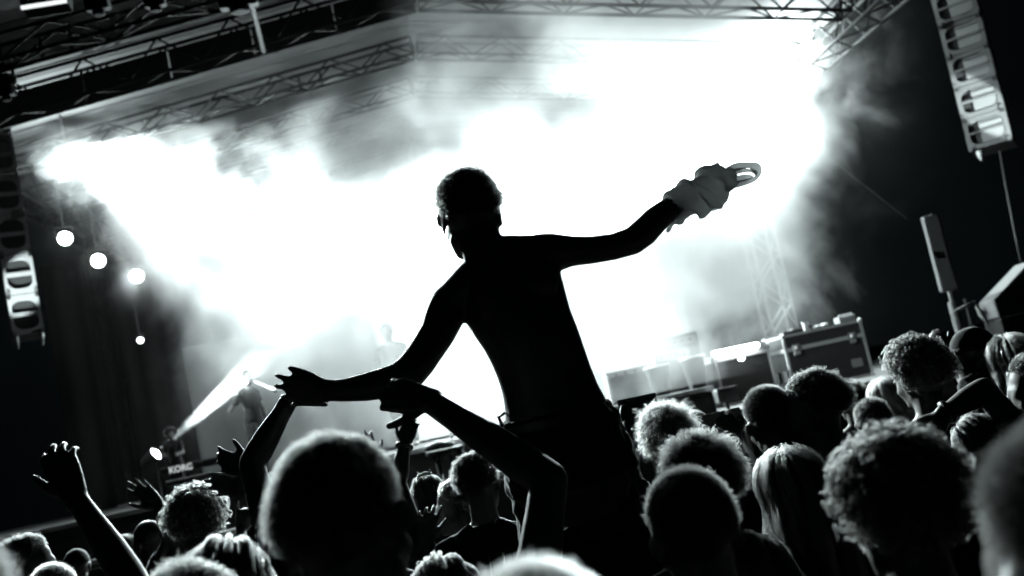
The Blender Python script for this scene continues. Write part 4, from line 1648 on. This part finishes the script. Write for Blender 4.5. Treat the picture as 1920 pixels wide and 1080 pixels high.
    pts, rs, fl = rings(T2, 0)
    tb.tube(pts, rs, 26, True, fl)
    tb.ball(L(mp(1078, 888, 0.03)), (0.165, 0.13, 0.07))
    for sx in (-1, 1):
        h0 = L(mp(1072 + sx * 52, 868, 0.02))
        kn = L(mp(1072 + sx * 75, 905, 0.40))
        tb.limb([h0, h0.lerp(kn, 0.5), kn, kn + Vector((0, -0.04, -0.2))], [0.104, 0.094, 0.075, 0.07], 16)
    tm = remesh(tb, "trousers", CL_BLACK, 0.008, 2, 0.4)
    wrinkle(tm, 0.012, 12.0, 5.0)
    tr = link("trousers", tm, root)
    # belt and the loose strap hanging at its side
    pts, rs, fl = rings([(940, 797, 1146, 765, 0.126, 0.0), (939, 812, 1154, 781, 0.129, 0.0)], 0)
    MB().tube(pts, rs, 30, False, fl).obj("belt", LEATHER, tr, True)
    q = [L(mp(x, y, -0.02)) for x, y in ((946, 775), (935, 782), (941, 796), (936, 815), (943, 834))]
    MB().limb(q, [0.004, 0.005, 0.005, 0.006, 0.004], 8).obj("strap", LEATHER, tr, True)
    q = [L(mp(x, y, -0.02)) for x, y in ((1147, 764), (1156, 772), (1160, 790), (1170, 806))]
    MB().limb(q, [0.006, 0.008, 0.007, 0.005], 8).obj("belt_loop", LEATHER, tr, True)
    return root


build_man()


def rolled_shirt():
    m = mat("thin_shirt_cloth", 0.5, 0.9, 0, 0.08, 20, 0.2, 0.1)
    nt = m.node_tree
    b = nt.nodes["Principled BSDF"]
    tl = nt.nodes.new("ShaderNodeBsdfTranslucent")
    tl.inputs[0].default_value = (0.62, 0.63, 0.63, 1)
    mx = nt.nodes.new("ShaderNodeMixShader")
    mx.inputs[0].default_value = 0.6
    nt.links.new(b.outputs[0], mx.inputs[1])
    nt.links.new(tl.outputs[0], mx.inputs[2])
    nt.links.new(mx.outputs[0], nt.nodes["Material Output"].inputs[0])
    o0 = mp(1300, 375, 0.17)
    root = empty("rolled_shirt", o0, 0, "pale shirt twisted round the shirtless man's raised hand, its end flying out in a loop", "shirt")
    P = lambda x, y, dy=0.17: mp(x, y, dy) - o0
    mb = MB()
    # the cloth winds round the forearm in flat slanting folds
    stations = [(1252, 396, 27), (1262, 391, 31), (1276, 383, 35), (1292, 376, 38), (1308, 367, 41), (1322, 359, 42), (1336, 349, 41), (1350, 340, 35), (1362, 333, 28)]
    ax = (P(1362, 333) - P(1252, 396)).normalized()
    e1 = Vector((ax.z, 0, -ax.x)).normalized()
    e2 = ax.cross(e1)

    def wind(turn, phase, rk, wd):
        pts, rs = [], []
        n = 46
        for k in range(n):
            f = k / (n - 1) * (len(stations) - 1)
            q = min(int(f), len(stations) - 2)
            g = f - q
            a, b = stations[q], stations[q + 1]
            c = P(a[0] + (b[0] - a[0]) * g, a[1] + (b[1] - a[1]) * g)
            r = pr(a[2] + (b[2] - a[2]) * g) * rk * (1 + 0.10 * math.sin(5.1 * k / 10 + phase * 2))
            w = phase + turn * 2 * math.pi * k / (n - 1)
            pts.append(c + (e1 * math.cos(w) + e2 * math.sin(w)) * r)
            rs.append((wd * (0.75 + 0.35 * math.sin(k * 0.55 + phase)), 0.008))
        mb.tube(pts, rs, 10, True, ax)
    for tn, ph, rk, wd in ((1.9, 0.2, 0.88, 0.021), (1.6, 2.0, 0.92, 0.018), (2.2, 3.9, 0.85, 0.020), (1.7, 5.2, 0.95, 0.013)):
        wind(tn, ph, rk, wd)
    mb.limb([P(x, y) for x, y, r in stations], [pr(r) * 0.80 for x, y, r in stations], 18)
    mb.limb([P(1352, 346), P(1352, 372), P(1350, 382)], [0.030, 0.022, 0.010], 10)
    mb.limb([P(1310, 372), P(1322, 396), P(1318, 404)], [0.034, 0.022, 0.010], 10)
    mb.limb([P(1262, 398), P(1258, 420), P(1252, 434)], [0.018, 0.009, 0.005], 10)
    mb.limb([P(1316, 350), P(1322, 336)], [0.028, 0.012], 10)
    me_ = remesh(mb, "twist", m, 0.0045, 2, 0.4)
    wrinkle(me_, 0.003, 30.0, 2.0, (1, 1, 1.6))
    link("twist", me_, root)
    # flying end: a sleeve opened into a loop, thin cloth
    m2 = m.copy(); m2.name = "sheer_shirt_cloth"
    m2.node_tree.nodes["Mix Shader"].inputs[0].default_value = 0.2

    def ribbon(name, pts, w, lean, parent):
        vs, fs = [], []
        n, k = len(pts), 5
        for i, (x, y) in enumerate(pts):
            for q in range(k):
                f = q / (k - 1) - 0.5
                rad_ = Vector((x - 1388, 0, 328 - y)).normalized() if name == "sleeve" else Vector((0, 0, 0))
                vs.append(P(x, y, 0.20) + (Vector(lean) * 0.6 + rad_ * 0.55) * (f * w * (0.8 + 0.3 * math.sin(i * 1.9))) + Vector((0, 0, 0.004 * math.sin(i * 2.3 + q))))
        for i in range(n - 1):
            for q in range(k - 1):
                a = i * k + q
                fs.append((a, a + 1, a + k + 1, a + k))
        o = MB().add(vs, fs).obj(name, m2, parent, True)
        ss = o.modifiers.new("smooth", 'SUBSURF'); ss.levels = ss.render_levels = 2
        return o
    sl = ribbon("sleeve", [(1350, 336), (1366, 320), (1384, 311), (1404, 308), (1418, 313), (1425, 323), (1417, 335), (1400, 342), (1378, 346), (1352, 348)], 0.060, (0.12, 0.95, 0.25), root)
    ribbon("sleeve_fold", [(1352, 330), (1372, 324), (1392, 318), (1408, 319), (1418, 327)], 0.05, (0.1, 0.6, 0.75), sl)
    ribbon("sleeve_fold", [(1352, 342), (1374, 338), (1396, 333), (1412, 330)], 0.05, (0.1, 0.4, 0.85), sl)
    ribbon("hem_flap", [(1318, 388), (1336, 392), (1352, 384), (1362, 366)], 0.05, (0.2, 0.5, 0.8), root)
    ribbon("hem_flap", [(1256, 412), (1254, 424), (1252, 436)], 0.02, (0.7, 0.5, 0.1), root)


rolled_shirt()

# ------------------------------------------------------------------ crowd
SP = dict(curl=(0.1, 0.12, 0.16, 0.2), spread=1.0, tcurl=0.1)

# the bearer below the shirtless man
person("person in a black tee carrying the shirtless man on the shoulders", 1085, 800, 3.24, "short", yaw=0, pose="front", cloth=CL_BLACK, height=1.72, seed=1)

# very near, out of focus
person("out-of-focus head with short dark hair, big and close, below the outstretched arm", 612, 808, 1.42, "crop", lean=-4.0, nod=4.0, yaw=-8, cloth=CL_BLACK, voxel=0.007, seed=2, turn=-10)
person("blurred fair head cut off by the picture's bottom edge, below the gripping arm's elbow", 974, 1052, 0.92, "buzz", fair=2, cloth=CL_DARK, voxel=0.008, skin=SK_A, seed=44)
person("huge blurred dark head and shoulder filling the bottom corner behind the curly head", 2000, 772, 0.78, "buzz", yaw=6, cloth=CL_DARK, seed=3)
person("huge blurred head just entering the frame beside the person in profile", -205, 985, 0.80, "buzz", cloth=CL_DARK, seed=4)
person("person with big curly hair, blurred, close in front of the two short-haired men", 1652, 786, 1.68, "curly", lean=5.0, nod=3.0, yaw=5, cloth=CL_BLACK, seed=5, turn=-10, thick=1.2)
person("person with round close-cropped head, lowest of the three heads beside the shirtless man's hip", 1278, 876, 1.86, "buzz", lean=-4.0, nod=3.0, yaw=3, cloth=CL_BLACK, seed=6, thick=1.2)
person("person with messy spiky hair, middle of the three heads beside the shirtless man's hip", 1292, 802, 2.62, "spiky", lean=4.0, nod=-4.0, yaw=4, cloth=CL_DARK, fair=0, seed=7)
person("person with fuzzy hair holding up a phone with both hands beside the shirtless man's waist", 1236, 752, 3.65, "fuzzy", lean=-5.0, nod=-3.0, yaw=4, cloth=CL_DARK, seed=8, fair=1,
       arms={"L": ((1178, 880, 3.75), (1176, 800, 3.98), dict(to=(1182, 762, 4.02), thumb=(30, -6), curl=(0.35, 0.4, 0.45, 0.5), spread=0.4, tcurl=0.4)),
             "R": ((1285, 880, 3.75), (1236, 800, 3.98), dict(to=(1215, 752, 4.02), thumb=(-30, -6), curl=(0.35, 0.4, 0.45, 0.5), spread=0.4, tcurl=0.4))}, voxel=0.007)
person("person with a smooth rounded crown, just behind the fuzzy-haired one", 1292, 772, 4.6, "combed", yaw=0, cloth=CL_DARK, seed=9)
person("close-cropped man in a white-edged collar, holding a phone up beside his face", 1432, 722, 3.42, "buzz", lean=-6.0, nod=2.0, yaw=4, cloth=CL_GREY, seed=10, collar=1,
       arms={"L": ((1412, 905, 3.35), (1378, 822, 3.62), dict(to=(1352, 782, 3.68), thumb=(20, -25), curl=(0.4, 0.45, 0.5, 0.5), spread=0.4, tcurl=0.4))}, voxel=0.007)
person("short-haired man turning to show his ear and cheek, beside the close-cropped man", 1512, 692, 3.32, "short", lean=5.0, nod=6.0, yaw=14, cloth=CL_BLACK, seed=11, turn=40, pose="pocket")
person("woman with long hair falling down her back, in front of the close-cropped man", 1470, 842, 2.85, "long", fair=1, yaw=10, cloth=CL_BLACK, seed=12, turn=10)
person("person with spiky hair far off below the big flight case", 1585, 712, 6.2, "spiky", yaw=0, cloth=CL_DARK, seed=13)
person("person with a dark rounded head between the flight case and the curly foreground hair", 1625, 746, 4.7, "short", lean=7.0, nod=5.0, yaw=-5, cloth=CL_DARK, seed=14)
person("tall person with a mop of curls, in front of the column speaker's side", 1704, 622, 3.85, "curly", lean=-7.0, nod=0.0, yaw=6, cloth=CL_DARK, seed=15, skin=SK_A, turn=10)
person("person in a cap with its peak to the side, below the column speaker", 1815, 613, 4.9, "cap", yaw=50, cloth=CL_DARK, seed=16, turn=30,
       arms={"L": ((1800, 690, 4.9), (1772, 652, 5.0), dict(to=(1755, 632, 5.05), thumb=(10, -12), curl=(0.4, 0.4, 0.5, 0.5), spread=0.4, tcurl=0.3))}, voxel=0.008)
person("fair long-haired person at the picture's edge below the wedge speaker", 1888, 630, 4.7, "bob", fair=2, yaw=10, cloth=CL_GREY, seed=17)
person("person with wavy hair low between the curly foreground hair and the wristbanded arm", 1822, 778, 3.3, "combed", yaw=0, cloth=CL_DARK, seed=18, fair=1)
person("person lowering an arm with a dark wristband beside the fair long-haired person", 1932, 655, 3.3, "short", yaw=30, cloth=CL_DARK, seed=19, skin=SK_A, turn=40,
       arms={"L": ((1846, 730, 3.3), (1768, 778, 3.3), dict(to=(1738, 832, 3.35), thumb=(-30, -10), curl=(0.2, 0.25, 0.3, 0.3), spread=0.5, tcurl=0.2))}, voxel=0.007,
       extra=lambda r, hm, A: band(r, A["L"][1].lerp(A["L"][0], 0.05), A["L"][1].lerp(A["L"][0], 0.16), 0.040, LEATHER))
person("small fair-haired person beyond the dark rounded head", 1652, 712, 5.6, "bob", fair=2, yaw=0, cloth=CL_GREY, seed=20)
person("person low in the crowd between the long-haired woman and the cropped head", 1400, 1000, 2.25, "combed", yaw=0, cloth=CL_BLACK, seed=21)

# the arm that grips the shirtless man's forearm
person("person reaching up with a sharply bent arm to grip the shirtless man's forearm", 818, 1040, 2.30, "combed", yaw=0, cloth=CL_BLACK, seed=22, sleeve=0.12, fair=1,
       arms={"R": ((1030, 900, 2.42), (802, 750, 2.66), dict(to=(705, 736, 2.70), thumb=(-10, 44, 0.0), curl=(0.42, 0.46, 0.5, 0.5), spread=0.5, tcurl=0.1, s=1.25, girth=1.24))}, voxel=0.0055)
# raised hand at the dark side
person("person out of frame below, raising a bent hand against the dark beside the dim tower", 175, 1128, 2.45, "short", yaw=0, cloth=CL_BLACK, seed=23, sleeve=0.3,
       arms={"R": ((258, 1108, 2.35), (140, 930, 2.42), dict(to=(84, 808, 2.45), thumb=(-60, 10), curl=(0.34, 0.32, 0.34, 0.4), spread=0.7, tcurl=0.1, s=1.12))}, voxel=0.0055)
# bent arm behind the nearest head
person("person behind the big blurred head with one dark bent arm raised toward the outstretched hand", 590, 880, 3.2, "short", yaw=0, cloth=CL_BLACK, seed=24, sleeve=0.5,
       arms={"L": ((472, 868, 3.3), (543, 750, 3.35), dict(to=(590, 730, 3.45), thumb=(25, 0), curl=(0.3, 0.3, 0.3, 0.3), spread=0.6, tcurl=0.2))}, voxel=0.006)
person("person hidden by the big blurred head, holding out two flat hands before the keyboard", 575, 935, 3.1, "short", yaw=25, cloth=CL_DARK, seed=25, skin=SK_A,
       arms={"L": ((505, 985, 3.2), (462, 878, 3.4), dict(to=(408, 862, 3.45), thumb=(0, -20), curl=(0.15, 0.2, 0.2, 0.25), spread=0.5, tcurl=0.1)),
             "R": ((520, 1000, 3.3), (478, 910, 3.5), dict(to=(415, 908, 3.5), thumb=(0, -20), curl=(0.15, 0.2, 0.2, 0.25), spread=0.5, tcurl=0.1))}, voxel=0.0065)
person("person raising two bare arms beside the big blurred head, one wearing a dark wristband", 712, 950, 4.1, "short", yaw=0, cloth=CL_GREY, seed=26, skin=SK_A,
       arms={"R": ((745, 905, 4.2), (759, 832, 4.25), dict(to=(776, 772, 4.3), thumb=(-20, 0), curl=(0.3, 0.3, 0.35, 0.35), spread=0.5, tcurl=0.2)),
             "L": ((722, 900, 4.25), (700, 862, 4.35), dict(to=(684, 818, 4.4), thumb=(20, 4), curl=(0.1, 0.1, 0.15, 0.15), spread=0.6, tcurl=0.1))}, voxel=0.0065,
       extra=lambda r, hm, A: band(r, A["R"][1].lerp(A["R"][0], 0.02), A["R"][1].lerp(A["R"][0], 0.12), 0.040, LEATHER))
def clip(r, hm, A):
    c = MB().limb([(-0.035, -0.07, 0.130), (0, -0.078, 0.138), (0.035, -0.07, 0.130)], [0.007, 0.010, 0.007], 8)
    for x in (-0.022, 0.022):
        c.limb([(x, -0.072, 0.13), (x * 1.5, -0.06, 0.15)], [0.007, 0.004], 6)
    o_ = c.obj("hair_claw", M_WHITE, r, True)
    o_.matrix_local = hm
person("dark-haired person wearing a pale hair claw, under the gripping arm", 795, 888, 5.2, "combed", yaw=0, cloth=CL_DARK, seed=27, extra=clip)
person("fair-haired person in profile with a hand spread open, under the gripping arm", 846, 896, 4.3, "short", fair=2, yaw=20, cloth=CL_DARK, seed=28, turn=60, skin=SK_A, collar=1,
       arms={"L": ((775, 1072, 4.1), (795, 1012, 4.05), dict(to=(806, 950, 4.0), thumb=(32, 4), curl=(0.2, 0.45, 0.5, 0.45), spread=1.5, tcurl=0.1))}, voxel=0.0065)
def jacket_lapels(r, hm, A):
    for sx in (-1, 1):
        pts = [(sx * 0.04, -0.085, 1.49), (sx * 0.085, -0.075, 1.46), (sx * 0.12, -0.05, 1.44)]
        MB().tube(pts, [(0.030, 0.007), (0.034, 0.007), (0.022, 0.006)], 10, True, Vector((0, -0.3, 1))).obj("collar_flap", CL_GREY, r, True)
    for k in range(4):
        x = -0.11 + k * 0.055
        MB().limb([(x, -0.118, 1.38), (x - 0.01, -0.122, 1.25), (x + 0.01, -0.118, 1.10)], [0.004, 0.007, 0.004], 8).obj("jacket_fold", CL_GREY, r, True)
person("short-haired person in a loose jacket with turned-up collar, below the gripping forearm", 884, 846, 4.0, "short", lean=-8.0, nod=6.0, yaw=-10, cloth=CL_DARK, seed=29, collar=1, sleeve=1.6, extra=jacket_lapels)

# left part of the crowd
person("person with thick curly hair in front of the keyboard", 354, 902, 4.0, "curly", lean=6.0, nod=4.0, yaw=0, cloth=CL_DARK, seed=30, skin=SK_A)
person("bald person in the dark beside the curly-haired one", 272, 976, 5.4, "none", yaw=20, cloth=CL_DARK, seed=31, turn=30)
person("person hidden behind the curly hair, one open hand held up", 338, 935, 4.7, "short", yaw=0, cloth=CL_DARK, seed=32, skin=SK_A,
       arms={"L": ((322, 1010, 4.6), (298, 950, 4.6), dict(to=(250, 902, 4.6), thumb=(-25, 14), curl=(0.05, 0.08, 0.1, 0.2), spread=1.0, tcurl=0.1))}, voxel=0.0065)
person("person with sleek combed hair, in front of the curly-haired one", 405, 1008, 2.0, "combed", yaw=0, cloth=CL_BLACK, seed=33, fair=0)
person("person with short hair lowest at the bottom edge, below the raised forearm", 335, 1046, 1.75, "short", yaw=0, cloth=CL_BLACK, seed=34, fair=0)
person("person making a horned hand sign behind the big blurred head", 475, 1008, 4.6, "short", yaw=0, cloth=CL_GREY, seed=35, fair=1, skin=SK_A,
       arms={"L": ((452, 1058, 4.5), (452, 992, 4.6), dict(to=(462, 935, 4.62), thumb=(20, 0), curl=(0.0, 0.95, 0.95, 0.05), spread=0.8, tcurl=0.7))}, voxel=0.0065)
person("pale-faced person in profile low at the dark edge, looking across the crowd", 42, 1000, 4.0, "short", yaw=-60, cloth=CL_DARK, seed=36, skin=SK_A, turn=-30)
person("person with cropped fair hair below the pale face", 92, 1056, 3.4, "buzz", yaw=0, cloth=CL_DARK, seed=37, fair=2)
person("person in a cap far off between the pale face and the raised forearm", 140, 1028, 6.5, "cap", yaw=20, cloth=CL_DARK, seed=38)
person("person half hidden behind the raised forearm", 232, 1002, 6.0, "short", yaw=-30, cloth=CL_DARK, seed=39, skin=SK_A, turn=-30)


def add_phone(px, py, d, yaw, label):
    p = atd(px, py, d)
    r_ = empty("phone", p, yaw, label, "phone")
    bevel(MB().box((0, 0, 0), (0.15, 0.009, 0.075)).obj("phone_case", M_BLACK, r_), 0.004)
    MB().box((0, -0.0055, 0), (0.138, 0.002, 0.067)).obj("screen", LEATHER, r_)
    MB().lathe([(0.006, 0), (0.006, 0.002)], Matrix.Translation((0.055, 0.0045, 0.022)) @ Matrix.Rotation(math.radians(-90), 4, 'X'), 10).obj("camera_lens", M_GREYP, r_)


add_phone(1197, 762, 4.06, YAW, "phone held up in both hands by the fuzzy-haired person")
add_phone(1352, 792, 3.70, YAW, "phone in the raised hand of the close-cropped man")

# ------------------------------------------------------------------ musicians
MUS = "musicians on stage"


def on_stage(label, px, py, v, **k):
    d = atv(px, py, v).y
    return person(label, px, py, d, z=DECK_Z, group=MUS, **k)


on_stage("singer in a dark tee holding a microphone, turned side-on in the haze", 458, 693, 16.8, hair="short", yaw=-120, cloth=CL_BLACK, seed=40, skin=SK_A, fair=1,
         arms={"R": ((432, 770, 16.7), (450, 745, 16.45), dict(to=(470, 728, 16.4), thumb=(0, -10), curl=(0.8, 0.8, 0.8, 0.8), spread=0.2, tcurl=0.8)),
               "L": ((492, 765, 16.7), (500, 790, 16.5), dict(to=(480, 800, 16.4), thumb=(0, -10), curl=(0.4, 0.4, 0.4, 0.4), spread=0.4, tcurl=0.3))})
on_stage("keyboard player with a round mop of hair, dark against the floor lamp's beam", 318, 802, 15.9, hair="curly", yaw=180, cloth=CL_BLACK, seed=41, pose="front", hscale=1.25)
on_stage("guitarist in pale trousers standing in thick smoke behind the gripping hand", 722, 606, 18.6, hair="short", yaw=170, cloth=CL_GREY, seed=42, pose="front", skin=SK_A)
p0, p1 = atd(478, 716, 16.3), atd(516, 732, 16.25)
r_ = empty("microphone", p0, 0, "microphone with a bright edge in the singer's hand", "microphone")
MB().limb([(0, 0, 0), (p1 - p0) * 0.75, (p1 - p0) * 0.8, (p1 - p0)], [0.016, 0.02, 0.034, 0.03], 12).obj("microphone_body", M_WHITE, r_, True)

build_smoke()
